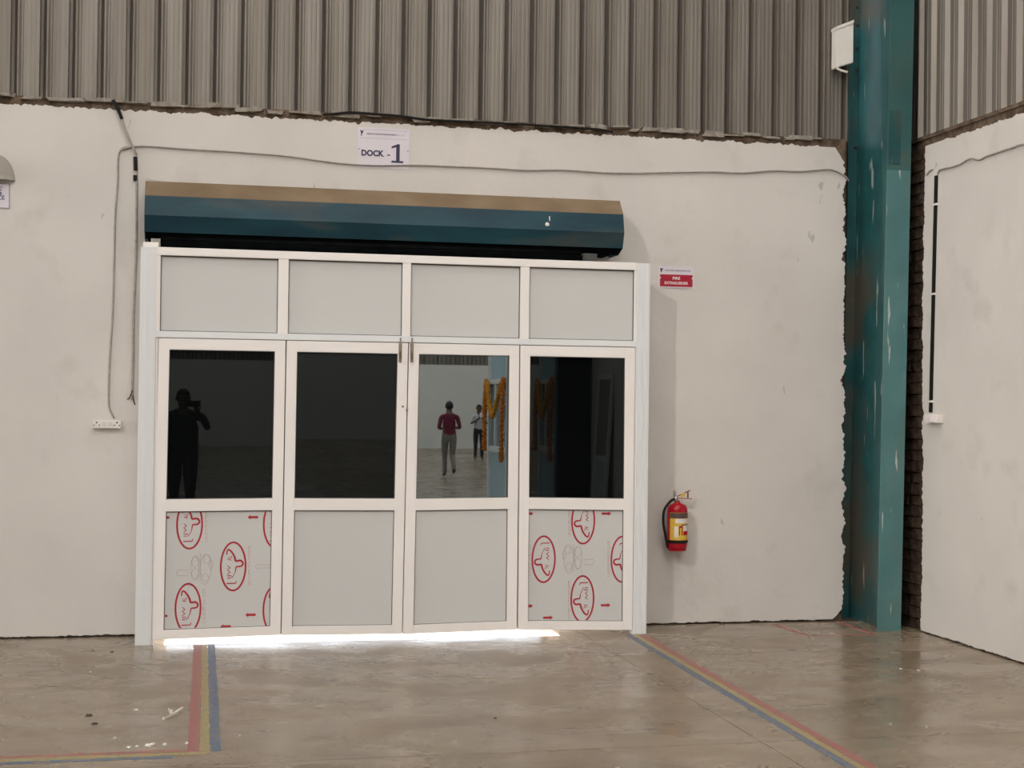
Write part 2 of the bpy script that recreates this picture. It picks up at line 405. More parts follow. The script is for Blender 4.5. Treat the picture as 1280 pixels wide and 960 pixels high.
# ------------------------------------------------------------------ setting: rest of the hall (seen in the glass), plus added light sources
wd_ = empty('added_window_1', (XL+.02, -2.9, .9), 'tall glowing window added in the unseen left wall for fill light', 'window', kind='structure')  # added out of view to brighten the side wall
for k in range(3): boxo('pane', (0, .02, -2.4+1.6*k+.03, -2.4+1.6*(k+1)-.03, .03, 6.2), 'added_window_glow', wd_)
for k in range(4): boxo('mullion', (-.01, .05, -2.4+1.6*k-.03, -2.4+1.6*k+.03, 0, 6.23), 'cool_alu', wd_)
for z in (0, 6.2): boxo('rail', (-.01, .05, -2.4, 2.4, z, z+.05), 'cool_alu', wd_)
wl = boxo('wall_left', (XL-.25, XL, YF, .25, 0, ZR), 'far_plaster'); tag(wl, 'plain white side wall far left of the dock', 'wall', kind='structure')
ws = boxo('wall_return', (XR+.25, XF, YS-.0, YS+.25, 0, ZR), 'far_plaster'); tag(ws, 'white return wall behind the garlanded partition', 'wall', kind='structure')
wr2 = boxo('wall_side', (XF, XF+.25, YF, YS+.25, 0, ZR), 'far_plaster'); tag(wr2, 'white side wall of the wide rear hall', 'wall', kind='structure')
wf = boxo('wall_far', (XL, XF, YF-.25, YF, 0, 3.45), 'far_plaster'); tag(wf, 'white far wall reflected in the door glass', 'wall', kind='structure')
me = sheet('cladding', int((XF-XL)/PIT), 3.45, ZR, (XF, YF-.02, 0), (-1, 0, 0), (0, -1, 0), None, None)
link('cladding', me, 'cladding', wf, kind='stuff')
roof = boxo('ceiling', (XL-.3, XF+.3, YF-.3, .3, ZR, ZR+.15), 'roof_metal'); tag(roof, 'grey metal warehouse roof', 'ceiling', kind='structure')
mesky = None  # glowing sheets added in the unseen roof to light the hall
for i, x in enumerate((-10, -5, .8, 3.4, 9, 14)):
    for j in range(9):
        y = -3.2 - 5.6*j
        if x > XR-1 and y > YS-2: continue
        if (x < -9 and j < 3) or (x < -4 and j < 2): continue
        if mesky is None:
            bm = bmesh.new(); box(bm, -.55, .55, -1.6, 1.6, -.03, 0)
            mesky = bpy.data.meshes.new('added_skylight'); bm.to_mesh(mesky); bm.free(); mesky.materials.append(M['added_skylight'])
        o = bpy.data.objects.new('added_skylight_sheet', mesky); col.objects.link(o); o.parent = roof; o.location = (x, y, ZR-.005)

# ------------------------------------------------------------------ teal column in the corner
CYF, CYB = -.485, .165            # the column stands in a pocket of the wall and leans a touch
fl0, fl1 = PY(1097, 788, CYF), PY(1111.2, 130, CYF); fr0, fr1 = PY(1126, 789, CYF), PY(1140.2, 130, CYF)
bl0, bl1 = PY(1049, 772, CYB), PY(1060.4, 130, CYB)
def cx_(a, b, z): return a.x + (b.x-a.x)*(z-a.z)/(b.z-a.z)
colm = empty('steel_column', (4.72, -.2, 0), 'scuffed teal steel column standing in the corner', 'column')
def plate(name, f0, f1, y0, y1, z0, z1, material):
    bm = bmesh.new()
    box(bm, 0, 1, y0+.2, y1+.2, z0, z1, warp=lambda v: Vector((f0(v.z) + (f1(v.z)-f0(v.z))*v.x - 4.72, v.y, v.z)))
    return obj(name, bm, material, colm)
FL = lambda z: cx_(fl0, fl1, z)
FR = lambda z: cx_(fr0, fr1, z)
BL = lambda z: cx_(bl0, bl1, z)
WB = lambda z: BL(z) + .074
zs_ = PY(1108, 212, CYF).z       # older, faded paint below this height
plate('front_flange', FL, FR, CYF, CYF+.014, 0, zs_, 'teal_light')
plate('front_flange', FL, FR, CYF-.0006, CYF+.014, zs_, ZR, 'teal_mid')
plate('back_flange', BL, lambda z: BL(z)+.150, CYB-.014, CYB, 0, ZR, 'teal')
bm = bmesh.new()
WF = lambda z: (FL(z)+FR(z))/2
vs_ = [bm.verts.new(((WF(z) if y < -.2 else WB(z)) + dx - 4.72, y+.2, z)) for dx in (-.005, .005) for y in (CYF+.013, CYB-.013) for z in (0, ZR)]
for f in ((0, 1, 3, 2), (4, 6, 7, 5), (0, 4, 5, 1), (2, 3, 7, 6), (0, 2, 6, 4), (1, 5, 7, 3)): bm.faces.new([vs_[i] for i in f])
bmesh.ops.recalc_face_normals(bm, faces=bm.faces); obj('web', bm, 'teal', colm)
za, zb = PY(1112, 205, CYF).z, PY(1112, 138, CYF).z
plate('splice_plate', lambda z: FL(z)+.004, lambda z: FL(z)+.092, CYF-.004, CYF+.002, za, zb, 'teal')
for py in (9, 31, 61, 87, 184):
    p = PY(1071.8-py*.014, py, CYB-.014); bm = bmesh.new()
    lathe(bm, ((.012, 0), (.012, -.012), (.009, -.015)), (p.x-4.72, CYB-.012+.2, p.z), 6, 'Y'); obj('bolt', bm, 'chip_dark', colm)

# ------------------------------------------------------------------ white lamp box beside the column
p0 = PY(1044, 38, -.06); p1 = PY(1060, 30, -.06); zt, zb = p0.z, PY(1045, 91, -.06).z
lb = empty('flood_lamp', (p0.x, -.03, zb), 'small white slanted lamp box fixed beside teal column above wall', 'lamp')
wd = p1.x - p0.x + .03
def lw(v): return Vector((v.x, v.y, v.z + (.055*v.x/wd if v.z > .05 else .045*v.x/wd)))
boxo('housing', (0, wd, -.06, .03, .03, zt-zb), 'plastic_white', lb, warp=lw, bevel=.004)
boxo('lid', (-.002, wd, -.064, .034, zt-zb, zt-zb+.022), 'plastic_white', lb, warp=lw)
bm = bmesh.new(); tube(bm, spline([(.004, -.05, .028), (.04, -.055, .012), (.085, -.055, .004)]), .009); obj('lip', bm, 'plastic_white', lb, True)
boxo('bracket', (.02, .05, .02, .075, .06, .12), 'steel', lb)

# ------------------------------------------------------------------ roller shutter box
zl = [PY(181, y, Y).z for y, Y in ((226, -.24), (244, -.33), (268.5, -.36), (289.5, -.325), (299, -.22))]
YB = (-.24, -.33, -.36, -.325, -.22)
sx0, sx1 = PY(180.5, 268, -.36).x, PY(780.5, 290, -.36).x
sh = empty('shutter_box', ((sx0+sx1)/2, 0, zl[4]), 'dusty dark teal roller shutter housing above the white partition', 'shutter'); scx = (sx0+sx1)/2
def facet(name, i, material, thick=.003):
    bm = bmesh.new(); N = 24; pr = None
    a, b = Vector((0, YB[i], zl[i]-zl[4])), Vector((0, YB[i+1], zl[i+1]-zl[4]))
    nrm = Vector((0, -(a.z-b.z), -(b.y-a.y) if True else 0)).normalized()
    for k in range(N+1):
        x = sx0 + (sx1-sx0)*k/N - scx
        dent = .002*noise.noise((x*1.5, i, 2))
        c = [bm.verts.new((x, a.y+dent, a.z)), bm.verts.new((x, b.y+dent, b.z)), bm.verts.new((x, b.y+.004+dent, b.z+.0015)), bm.verts.new((x, a.y+.004+dent, a.z-.0015))]
        if pr:
            for q in range(4): bm.faces.new((pr[q], pr[(q+1) % 4], c[(q+1) % 4], c[q]))
        else: bm.faces.new(c)
        pr = c
    bm.faces.new(pr[::-1]); bmesh.ops.recalc_face_normals(bm, faces=bm.faces)
    return obj(name, bm, material, sh)
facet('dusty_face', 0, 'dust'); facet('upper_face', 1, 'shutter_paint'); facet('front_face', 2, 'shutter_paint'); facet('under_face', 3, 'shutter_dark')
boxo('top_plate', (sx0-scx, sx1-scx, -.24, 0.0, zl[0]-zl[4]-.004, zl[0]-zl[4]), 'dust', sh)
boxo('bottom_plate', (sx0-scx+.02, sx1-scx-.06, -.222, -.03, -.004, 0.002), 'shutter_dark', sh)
for x in (sx0, sx1-.004):
    bm = bmesh.new(); poly = [(0.0, zl[0])] + list(zip(YB, zl)) + [(0.0, zl[4])]
    A = [bm.verts.new((x-scx, y, z-zl[4])) for y, z in poly]; B = [bm.verts.new((x+.004-scx, y, z-zl[4])) for y, z in poly]
    bm.faces.new(A); bm.faces.new(B[::-1])
    for q in range(len(A)): bm.faces.new((A[q], A[(q+1) % len(A)], B[(q+1) % len(A)], B[q]))
    bmesh.ops.recalc_face_normals(bm, faces=bm.faces); obj('end_plate', bm, 'shutter_paint', sh)
# curtain slats hanging down behind the partition
gx = PY(729, 323, -.28).x; gx1 = PY(746, 323, -.28).x
z = zl[4]-.01
k = 0
while z > 1.98:
    boxo('slat', (sx0+.10-scx, gx-scx, -.262, -.254, z-.070-zl[4], z-.002-zl[4]), 'shutter_dark', sh, bevel=.003); z -= .072
boxo('guide_rail', (gx-scx+.002, gx1-scx, -.285, -.235, -1.2, .0), 'gasket', sh)
boxo('guide_rail', (sx0-scx+.04, sx0-scx+.098, -.285, -.235, -1.2, .0), 'steel', sh)
p = PY(684, 281, -.348); bm = bmesh.new()
lathe(bm, ((.020, 0), (.014, -.008), (.004, -.012)), (p.x-scx, p.y+.004, p.z-zl[4]), 9, 'Y'); obj('plaster_splash', bm, 'chip_white', sh)
p = PY(687, 274, -.341); boxo('plaster_splash', (p.x-scx-.004, p.x-scx+.003, p.y-.004, p.y+.004, p.z-zl[4]-.012, p.z-zl[4]+.02), 'chip_white', sh)
# torn plaster tongue over the housing's left end
quads = []; N = 40
for k in range(N):
    def pt(t):
        a = PY(184+ t*92, 226 + t*14, 0.0); return a
    t0, t1 = k/N, (k+1)/N
    a, b = pt(t0), pt(t1)
    d0, d1 = .012+.020*t0+abs(jag(a.x, 30, .02)), .012+.020*t1+abs(jag(b.x, 30, .02))
    quads.append([(a.x, -.004, a.z-d0+.03), (b.x, -.004, b.z-d1+.03), (b.x, -.004, b.z+.06), (a.x, -.004, a.z+.06)])
slab_from_faces('plaster_patch', quads, (0, .004, 0), 'plaster', wall_back)

# ------------------------------------------------------------------ white aluminium partition
YP = -.37; YI = YP+.05
PXL, PXR, PZT = -.312, 3.012, 2.487
pf = empty('partition', (1.35, YP, 0), 'white aluminium partition frame with grey upper panels around four door leaves', 'partition')
def pb(name, x0, x1, y0, y1, z0, z1, material, bevel=.002): return boxo(name, (x0-1.35, x1-1.35, y0-YP, y1-YP, z0, z1), material, pf, bevel)
def ribbed_strip(x0, x1, z1):
    s = pb('cover_strip', x0, x1, YP-.004, YI, 0, z1, 'cool_alu')
    wv = x1-x0
    for a, b in ((.06, .10), (.40, .44), (.52, .60), (.80, .86)):
        o = boxo('ridge', (x0+wv*a-1.35, x0+wv*b-1.35, -.009, -.003, 0, z1-.002), 'cool_alu', s)
ribbed_strip(PXL, -.212, PZT-.002); ribbed_strip(2.918, PXR, PZT-.002)
pb('post', -.211, -.198, YP+.006, YI, 0, PZT, 'white_alu', 0); pb('post', 2.911, 2.917, YP+.006, YI, 0, PZT, 'white_alu', 0)
pb('head_rail', -.215, 2.917, YP-.004, YI, 2.437, PZT, 'white_alu')
pb('transom', -.215, 2.917, YP-.006, YI, 1.921, 1.962, 'cool_alu')
cells = ((-.189, .540), (.605, 1.337), (1.392, 2.121), (2.181, 2.904))
edges = [(-.213, -.189)] + [(cells[i][1], cells[i+1][0]) for i in range(3)] + [(2.904, 2.917)]
for a, b in edges: pb('mullion', a, b, YP-.002, YI, 1.961, 2.438, 'white_alu')
for a, b in cells:
    pan = pb('upper_panel', a-.004, b+.004, YP+.022, YP+.03, 1.955, 2.445, 'panel', 0)
    for q in ((a, a+.005, 1.962, 2.437), (b-.005, b, 1.962, 2.437), (a, b, 1.962, 1.967), (a, b, 2.430, 2.437)):
        boxo('gasket', (q[0]-1.35, q[1]-1.35, .016, .0225, q[2], q[3]), 'gasket', pan)
for x0, x1 in ((PXL+.006, PXL+.012), (PXR-.012, PXR-.006)): pb('side_return', x0, x1, YI-.002, .0, 0, PZT-.01, 'cool_alu', 0)
pb('daylight_cap', -.20, 2.90, YI-.002, -.2635, 2.452, 2.458, 'gasket', 0)  # added strip, keeps cavity daylight from leaking up under the shutter box
pb('packing_block', PXL+.014, -.205, YP+.01, YI, PZT-.002, PZT+.030, 'white_alu')

# film print on the lower panels, drawn flat and cut off at the panel's edges
def clip2d(bm, x0, x1, z0, z1):
    for co, no in (((x0, 0, 0), (-1, 0, 0)), ((x1, 0, 0), (1, 0, 0)), ((0, 0, z0), (0, 0, -1)), ((0, 0, z1), (0, 0, 1))):
        bmesh.ops.bisect_plane(bm, geom=list(bm.verts)+list(bm.edges)+list(bm.faces), plane_co=co, plane_no=no, clear_outer=True)
def stroke(bm, pts, ws, closed=False):
    n = len(pts); L_, R_ = [], []
    for i in range(n):
        a = Vector(pts[(i-1) % n if closed else max(i-1, 0)]); b = Vector(pts[(i+1) % n if closed else min(i+1, n-1)])
        d = (b-a).normalized(); nn = Vector((-d.y, d.x)); p = Vector(pts[i]); wv = ws[i] if isinstance(ws, list) else ws
        L_.append(bm.verts.new((p.x+nn.x*wv/2, 0, p.y+nn.y*wv/2))); R_.append(bm.verts.new((p.x-nn.x*wv/2, 0, p.y-nn.y*wv/2)))
    for i in range(n if closed else n-1):
        j = (i+1) % n; bm.faces.new((L_[i], L_[j], R_[j], R_[i]))
PPM = .00548
TXT = {}
def logo(bm, c, s):
    """oval badge with a bird-like sweep and lettering turned on its side; s=+1 or -1 (turned half round); crop units / 13.7 = photo pixels"""
    def T(u, v): k = PPM/13.72; return (c[0]+s*(u-265)*k, c[1]-s*(v-475)*k)
    stroke(bm, [T(265+193*math.cos(a), 475+380*math.sin(a)) for a in [2*math.pi*i/48 for i in range(48)]], .0115, True)
    sw = [(368, 660), (362, 715), (345, 742), (315, 728), (270, 672), (240, 610), (226, 562), (160, 568), (128, 550), (114, 520), (128, 488), (165, 473), (214, 470), (224, 440), (236, 380), (285, 285)]
    pts = [tuple(q)[:2] for q in spline([(T(*p)[0], T(*p)[1], 0) for p in sw], 3)]
    n = len(pts); stroke(bm, pts, [.004+.0085*math.sin(math.pi*min(1, (i+2)/n*1.05))**.7 for i in range(n)])
    stroke(bm, [T(362, 206), T(222, 210), T(214, 245)], .0065)
    for body, v0, v1 in (('IJW', 285, 495), ('AL', 565, 645)):
        if body not in TXT: TXT[body] = text_mesh(body, 1)
        me = TXT[body]; xs_ = [v.co.x for v in me.vertices]; ys_ = [v.co.y for v in me.vertices]
        vv = [bm.verts.new((0, 0, 0)) for _ in me.vertices]
        for v, q in zip(me.vertices, vv):
            fx = (v.co.x-min(xs_))/(max(xs_)-min(xs_)); fy = (v.co.y-min(ys_))/(max(ys_)-min(ys_))
            a, b = T(288+68*fy, v0+(v1-v0)*fx); q.co = (a, 0, b)
        for p_ in me.polygons:
            try: bm.faces.new([vv[i] for i in p_.vertices])
            except ValueError: pass
def arrow(bm, c, s, l=.066):
    hw = .0075
    for poly in ([(-l/2, -hw), (l*.2, -hw), (l*.2, hw), (-l/2, hw)], [(l*.2, -hw*2), (l/2, 0), (l*.2, hw*2)]):
        bm.faces.new([bm.verts.new((c[0]+s*a, 0, c[1]+b)) for a, b in poly])
def ghost(bm, c, s):
    for r1, r2, dx, dz in ((.020, .030, -.085, .055), (.022, .034, -.075, -.070), (.022, .036, -.015, .04), (.022, .036, -.015, -.04), (.034, .085, -.08, 0), (.026, .075, -.012, 0), (.012, .03, -.11, .02)):
        stroke(bm, [(c[0]+s*dx+r1*math.cos(a), c[1]+dz+r2*math.sin(a)) for a in [2*math.pi*i/18 for i in range(18)]], .0035, True)
    stroke(bm, [(c[0]+s*-.045, c[1]+.09), (c[0]+s*-.045, c[1]-.09)], .004)
    stroke(bm, [(c[0]+s*.01, c[1]-.08), (c[0]+s*.035, c[1]-.15)], .003)
    stroke(bm, [(c[0]+s*a, c[1]-.03+b) for a, b in ((.03, .018), (.09, .018), (.10, 0), (.09, -.018), (.03, -.018))], .004, True)

# ------------------------------------------------------------------ four door leaves
LEAF = ((-.194, .592), (.599, 1.378), (1.385, 2.117), (2.124, 2.908))
# lean of each leaf's lower corners (dx left, dx right, dz left, dz right) and tiny swing (deg about Z, deg about X)
WARP = ((-.012, -.007, .034, .046), (-.008, -.016, .044, .036), (-.018, .005, .034, .048), (.007, .006, .047, .027))
SWING = ((-.16, -.22), (.0, -.05), (.0, -.25), (-1.69, -.22))
GLASS = ('dark_glass', 'dark_glass', 'mirror_glass', 'dark_glass')
LBL = ('white aluminium door leaf with dark glass showing the photographer, red printed film below',
       'white aluminium door leaf with dark empty glass and plain grey lower panel',
       'white aluminium door leaf with bright mirror glass above plain grey panel',
       'white aluminium door leaf beside fire extinguisher, red printed film below dark glass')
st = .066
for i, (x0, x1) in enumerate(LEAF):
    cx = (x0+x1)/2; W = x1-x0; z1 = 1.917
    e = empty('door_%d' % (i+1), (cx, YP+.018, 0), LBL[i], 'door', kind='structure')
    e.rotation_euler = (R(SWING[i][1])*0, 0, R(SWING[i][0])*0)
    dl, dr, zl_, zr_ = WARP[i]
    def warp(v, dl=dl, dr=dr, zl_=zl_, zr_=zr_, W=W, z1=z1):
        u = v.x/W+.5; t = 1-v.z/z1
        return Vector((v.x+(dl+(dr-dl)*u)*t, v.y, v.z+(zl_+(zr_-zl_)*u)*t))
    h = W/2
    D0, D1 = -.022, .018
    for a, b in ((-h, -h+st), (h-st, h)): boxo('stile', (a, b, D0, D1, 0, z1), 'white_alu', e, .0015, warp)
    zg0, zg1, zm, zb_ = .890, 1.846, .812, .058
    for a, b, nm in ((zg1, z1, 'top_rail'), (zm, zg0, 'middle_rail'), (0, zb_, 'bottom_rail')):
        boxo(nm, (-h+st, h-st, D0+.0006, D1, a, b), 'white_alu', e, .0015, warp)
    boxo('daylight_stop', (h-.012, h+.022, D1, D1+.006, 0, z1+.012), 'gasket', e, 0, warp)  # stops added behind the leaf joints against daylight leaking through
    if i == 0: boxo('daylight_stop', (-h-.016, -h+.012, D1, D1+.006, 0, z1+.012), 'gasket', e, 0, warp)
    boxo('daylight_stop', (-h, h, D1+.006, D1+.010, z1-.02, z1+.02), 'gasket', e, 0, warp)
    pane = boxo('glass_pane', (-h+st-.004, h-st+.004, -.003, .003, zg0-.004, zg1+.004), GLASS[i], e, 0, None)
    # the pane sits a hair out of true in its rebate, which is what shifts its reflection
    pane.rotation_euler = (R(SWING[i][1]), 0, R(SWING[i][0]))
    pc = Vector((0, 0, (zg0+zg1)/2)); wc = warp(pc.copy())
    for v in pane.data.vertices: v.co -= pc
    pane.location = wc
    for q in ((-h+st, -h+st+.004, zg0, zg1), (h-st-.004, h-st, zg0, zg1), (-h+st, h-st, zg1-.004, zg1), (-h+st, h-st, zg0, zg0+.004)):
        boxo('bead', (q[0], q[1], -.020, .002, q[2], q[3]), 'gasket', e, 0, warp)
    pan = boxo('lower_panel', (-h+st-.004, h-st+.004, -.006, .0, zb_-.004, zm+.004), 'panel', e, 0, warp)
    for q in ((-h+st, -h+st+.0045, zb_, zm), (h-st-.0045, h-st, zb_, zm), (-h+st, h-st, zm-.006, zm), (-h+st, h-st, zb_, zb_+.003)):
        boxo('gasket', (q[0], q[1], -.010, -.0055, q[2], q[3]), 'gasket', pan, 0, warp)
    if i in (0, 3):
        s = -1 if i == 0 else 1
        def L2(px, py): q = PY(px, py, YP+.012); return (q.x-cx, q.z)
        if i == 0:
            logos = ((237, 655.5), (291.5, 708), (235, 760), (345, 655), (344.5, 762)); arrows = ((316, 646.5), (313, 768.5), (282, 783)); stubs = ((205, 647), (202.5, 770))
            ghosts = ((241, 710),); lines = ((257, 640, 678), (311, 682, 732), (254, 736, 784)); far = ((329, 708),)
        else:
            logos = ((679.5, 699), (729, 651), (728, 748.5), (778, 699)); arrows = ((758, 642), (757, 756.5), (685, 772)); stubs = ((660.5, 642), (660, 757.5))
            ghosts = ((725, 697),); lines = ((711, 638, 671), (661, 680, 720), (710.5, 726, 774), (760, 676, 722)); far = ()
        zlo, zhi = L2(300 if i == 0 else 720, 785 if i == 0 else 774)[1]-.002, L2(300 if i == 0 else 720, 638.5)[1]
        b0 = (-h+st+.004, h-st-.004)
        bnd = (b0[0]-.010 if i == 0 else b0[0], b0[1], zb_+.04, zm+.012)
        xa = [warp(Vector((b0[0], 0, .4))).x, warp(Vector((b0[1], 0, .4))).x]
        bnd = (xa[0]+.001, xa[1]-.001, warp(Vector((0, 0, zb_))).z+.004, warp(Vector((0, 0, zm))).z-.006)
        def put(name, fn, material, *a):
            bm = bmesh.new(); fn(bm, *a); clip2d(bm, *bnd)
            if len(bm.faces) == 0: bm.free(); return
            o = obj(name, bm, material, pan); o.location = (0, -.0068, 0)
        for c in logos: put('printed_logo', logo, 'red_print', L2(*c), s)
        for c in arrows: put('printed_arrow', arrow, 'red_print', L2(*c), s)
        for c in stubs: put('printed_arrow', arrow, 'red_print', L2(*c), s)
        for c in ghosts: put('printed_ghost', ghost, 'faint_print', L2(*c), s)
        for c in far: put('printed_ghost', lambda bm, c_: stroke(bm, [(c_[0]+a, c_[1]+b) for a, b in ((-.05, 0), (-.03, .02), (-.03, .01), (.04, .01), (.04, -.01), (-.03, -.01), (-.03, -.02))], .004, True), 'faint_print', L2(*c))
        for (px, pa, pb_) in lines:
            def dashes(bm, px=px, pa=pa, pb_=pb_):
                for off, wd_ in ((0, .004), (.010, .0022)):
                    y = pa
                    while y < pb_:
                        a, b = L2(px, y), L2(px, min(pb_, y+random.uniform(1.5, 5)))
                        stroke(bm, [(a[0]+off, a[1]), (b[0]+off, b[1])], wd_); y += random.uniform(3, 6)
            put('printed_line', dashes, 'pale_red_print')
    if i in (1, 2):   # tower bolts at the meeting stiles
        bx = (PY(500.2 if i == 1 else 514.6, 440, YP).x) - cx
        tb = boxo('tower_bolt', (bx-.010, bx+.010, D0-.006, D0, 1.795, 1.914), 'bolt_metal', e, .002)
        bm = bmesh.new(); tube(bm, [(bx, D0-.010, 1.80), (bx, D0-.010, 1.95)], .005); obj('rod', bm, 'bolt_metal', tb, True)
        bm = bmesh.new(); tube(bm, [(bx, D0-.004, 1.802), (bx, D0-.018, 1.802)], .008); obj('knob', bm, 'bolt_metal', tb, True)
    if i in (1, 2):
        q = PY(503.2 if i == 1 else 508.5, 508 if i == 1 else 512, YP)
        bm = bmesh.new(); lathe(bm, ((.007, 0), (.007, -.006), (.004, -.008)), (q.x-cx, D0, q.z), 12, 'Y'); obj('keyhole', bm, 'bolt_metal', e, True)

# ------------------------------------------------------------------ signs
def wall_sign(name, c, label, headw=None):
    """c = four photo corners -> a thin board on the wall"""
    pts = [PY(*q, -.004) for q in c]; x0, x1 = (pts[0].x+pts[3].x)/2, (pts[1].x+pts[2].x)/2
    zt, zb = (pts[0].z+pts[1].z)/2, (pts[2].z+pts[3].z)/2
    t = empty(name, ((x0+x1)/2, 0, zb), label, 'sign')
    boxo('board', (-(x1-x0)/2, (x1-x0)/2, -.004, .001, 0, zt-zb), 'sign_board', t, .001)
    return t, (x1-x0), (zt-zb)
def marks(name, t, x0, x1, z, hgt, material, rng):
    bm = bmesh.new(); x = x0
    while x < x1:
        l = rng.uniform(.003, .008); box(bm, x, min(x+l, x1), -.0052, -.0042, z-hgt/2*rng.uniform(.6, 1), z+hgt/2); x += l+rng.uniform(.001, .003)
    return obj(name, bm, material, t)
rng = random.Random(3)
t, W, H = wall_sign('dock_sign', ((447.5, 159), (511.5, 161.5), (511.5, 212), (447, 209.5)), 'white wall sign reading DOCK - 1 above the shutter housing')
text_on_wall('lettering', 'DOCK', .05, (-W*.5+W*.29, -.0055, H*.37), W*.44, 'navy_print', t, .0022, H*.155)
text_on_wall('lettering', '-', .05, (-W*.5+W*.60, -.0055, H*.34), W*.055, 'navy_print', t, 0, H*.025)
bm = bmesh.new()
for poly in ([(.655, .155), (.885, .155), (.885, .205), (.655, .205)], [(.745, .205), (.815, .205), (.815, .62), (.775, .62), (.745, .605)], [(.745, .605), (.655, .555), (.655, .505), (.745, .545)]):
    bm.faces.new([bm.verts.new((-W*.5+W*a, -.0055, H*b)) for a, b in poly])
bmesh.ops.recalc_face_normals(bm, faces=bm.faces); obj('numeral', bm, 'navy_print', t)
marks('header_print', t, -W*.33, W*.26, H*.845, .012, 'grey_print', rng)
text_on_wall('header_print', 'Pvt. Ltd.', .05, (W*.335, -.0055, H*.845), W*.13, 'grey_print', t)
boxo('rule_line', (-W*.46, W*.44, -.005, -.004, H*.735, H*.741), 'grey_print', t); boxo('rule_line', (-W*.38, W*.46, -.005, -.004, H*.945, H*.951), 'grey_print', t)
bm = bmesh.new(); stroke(bm, [(-W*.455, H*.93), (-W*.43, H*.85), (-W*.435, H*.78)], .006); stroke(bm, [(-W*.40, H*.93), (-W*.425, H*.84)], .007); stroke(bm, [(-W*.44, H*.90), (-W*.41, H*.88)], .006)
o = obj('emblem', bm, 'navy_print', t); o.location = (0, -.0055, 0)
for q in (-1, 1):
    bm = bmesh.new(); lathe(bm, ((.005, 0), (.004, -.003)), (q*W*.475, -.004, H*.46), 8, 'Y'); obj('screw', bm, 'grey_print', t)
t, W, H = wall_sign('fire_sign', ((823.5, 332.5), (867.5, 333.5), (867.5, 361), (823, 359.5)), 'small crimson and white fire extinguisher sign on wall above the extinguisher')
boxo('red_field', (-W*.46, W*.46, -.0052, -.0035, H*.07, H*.62), 'crimson', t)
text_on_wall('lettering', 'FIRE', .03, (0, -.0062, H*.455), W*.21, 'white_print', t, .0006, H*.13)
text_on_wall('lettering', 'EXTINGUISHER', .03, (0, -.0062, H*.235), W*.66, 'white_print', t, .0006, H*.13)
marks('header_print', t, -W*.32, W*.40, H*.80, .010, 'grey_print', rng)
bm = bmesh.new(); stroke(bm, [(-W*.45, H*.90), (-W*.42, H*.72)], .008); stroke(bm, [(-W*.39, H*.90), (-W*.42, H*.80)], .008); o = obj('emblem', bm, 'navy_print', t); o.location = (0, -.0055, 0)
for q in (-1, 1):
    bm = bmesh.new(); lathe(bm, ((.005, 0), (.004, -.003)), (q*W*.455, -.005, H*.46), 8, 'Y'); obj('screw', bm, 'white_print', t)
a = PY(0, 229, 0); b = PY(12, 261, 0)
t = empty('notice_sign', (b.x-.17, 0, b.z), 'white wall sign cut off far left of the partition', 'sign'); W = .34; H = a.z-b.z
boxo('board', (-W/2, W/2, -.004, .001, 0, H), 'sign_board', t, .001)
for q in ((-W/2, W/2, 0, .006), (-W/2, W/2, H-.006, H), (W/2-.005, W/2, .006, H-.006)): boxo('border', (q[0], q[1], -.0048, -.0035, q[2], q[3]), 'grey_print', t)
text_on_wall('lettering', 'S', .03, (W/2-.059, -.0055, H*.64), .022, 'navy_print', t, .0006)
text_on_wall('lettering', 'CE', .03, (W/2-.052, -.0055, H*.43), .044, 'navy_print', t, .0006)
marks('header_print', t, -W*.4, W*.37, H*.83, .010, 'grey_print', rng)

# beige half-dome on the wall, all but its edge out of frame
q = PY(-9, 225, 0); wdome = empty('wall_dome', (q.x, 0, q.z), 'dull beige half-dome on the wall, cut off above the notice sign', 'lamp')
bm = bmesh.new(); bmesh.ops.create_uvsphere(bm, u_segments=24, v_segments=16, radius=.135, matrix=Matrix.Diagonal((1, .55, 1.25, 1)))
bmesh.ops.bisect_plane(bm, geom=list(bm.verts)+list(bm.edges)+list(bm.faces), plane_co=(0, 0, 0), plane_no=(0, 0, -1), clear_outer=True)
bmesh.ops.bisect_plane(bm, geom=list(bm.verts)+list(bm.edges)+list(bm.faces), plane_co=(0, .002, 0), plane_no=(0, 1, 0), clear_outer=True)
obj('dome', bm, 'dome_beige', wdome, True)
bm = bmesh.new(); lathe(bm, ((.03, -.012), (.035, -.004), (.035, .02)), (0, -.035, 0), 14); obj('base_disc', bm, 'plastic_white', wdome, True)

# ------------------------------------------------------------------ fire extinguisher
ec = PY(846.5, 650, -.10); zb = PY(846, 688, -.10).z; zt = PY(846, 629.5, -.10).z; r = (PY(859.3, 650, -.10).x-PY(834.8, 650, -.10).x)/2; hh = zt-zb
ex = empty('fire_extinguisher', (ec.x, -.10, zb), 'red fire extinguisher with yellow label hung beside partition', 'extinguisher')
bm = bmesh.new()
lathe(bm, ((r*.90, .012), (r*.97, .02), (r, .035), (r, hh-.045), (r*.97, hh-.028), (r*.85, hh-.012), (r*.5, hh), (r*.28, hh+.006), (r*.25, hh+.02)), (0, 0, 0), 32)
cyl = obj('cylinder', bm, 'ext_red', ex, True)
bm = bmesh.new()
lathe(bm, ((r*.86, 0), (r*.90, 0), (r*.93, .028), (r*.86, .028)), (0, 0, 0), 14); obj('foot_ring', bm, 'ext_red', ex)
def band(name, z0, z1, a0, a1, material, rr, parent):
    bm = bmesh.new(); N = 16; pr = None
    for k in range(N+1):
        a = R(a0+(a1-a0)*k/N); c = [bm.verts.new((rr*math.sin(a), -rr*math.cos(a), z)) for z in (z0, z1)]
        if pr: bm.faces.new((pr[0], c[0], c[1], pr[1]))
        pr = c
    return obj(name, bm, material, parent, True)
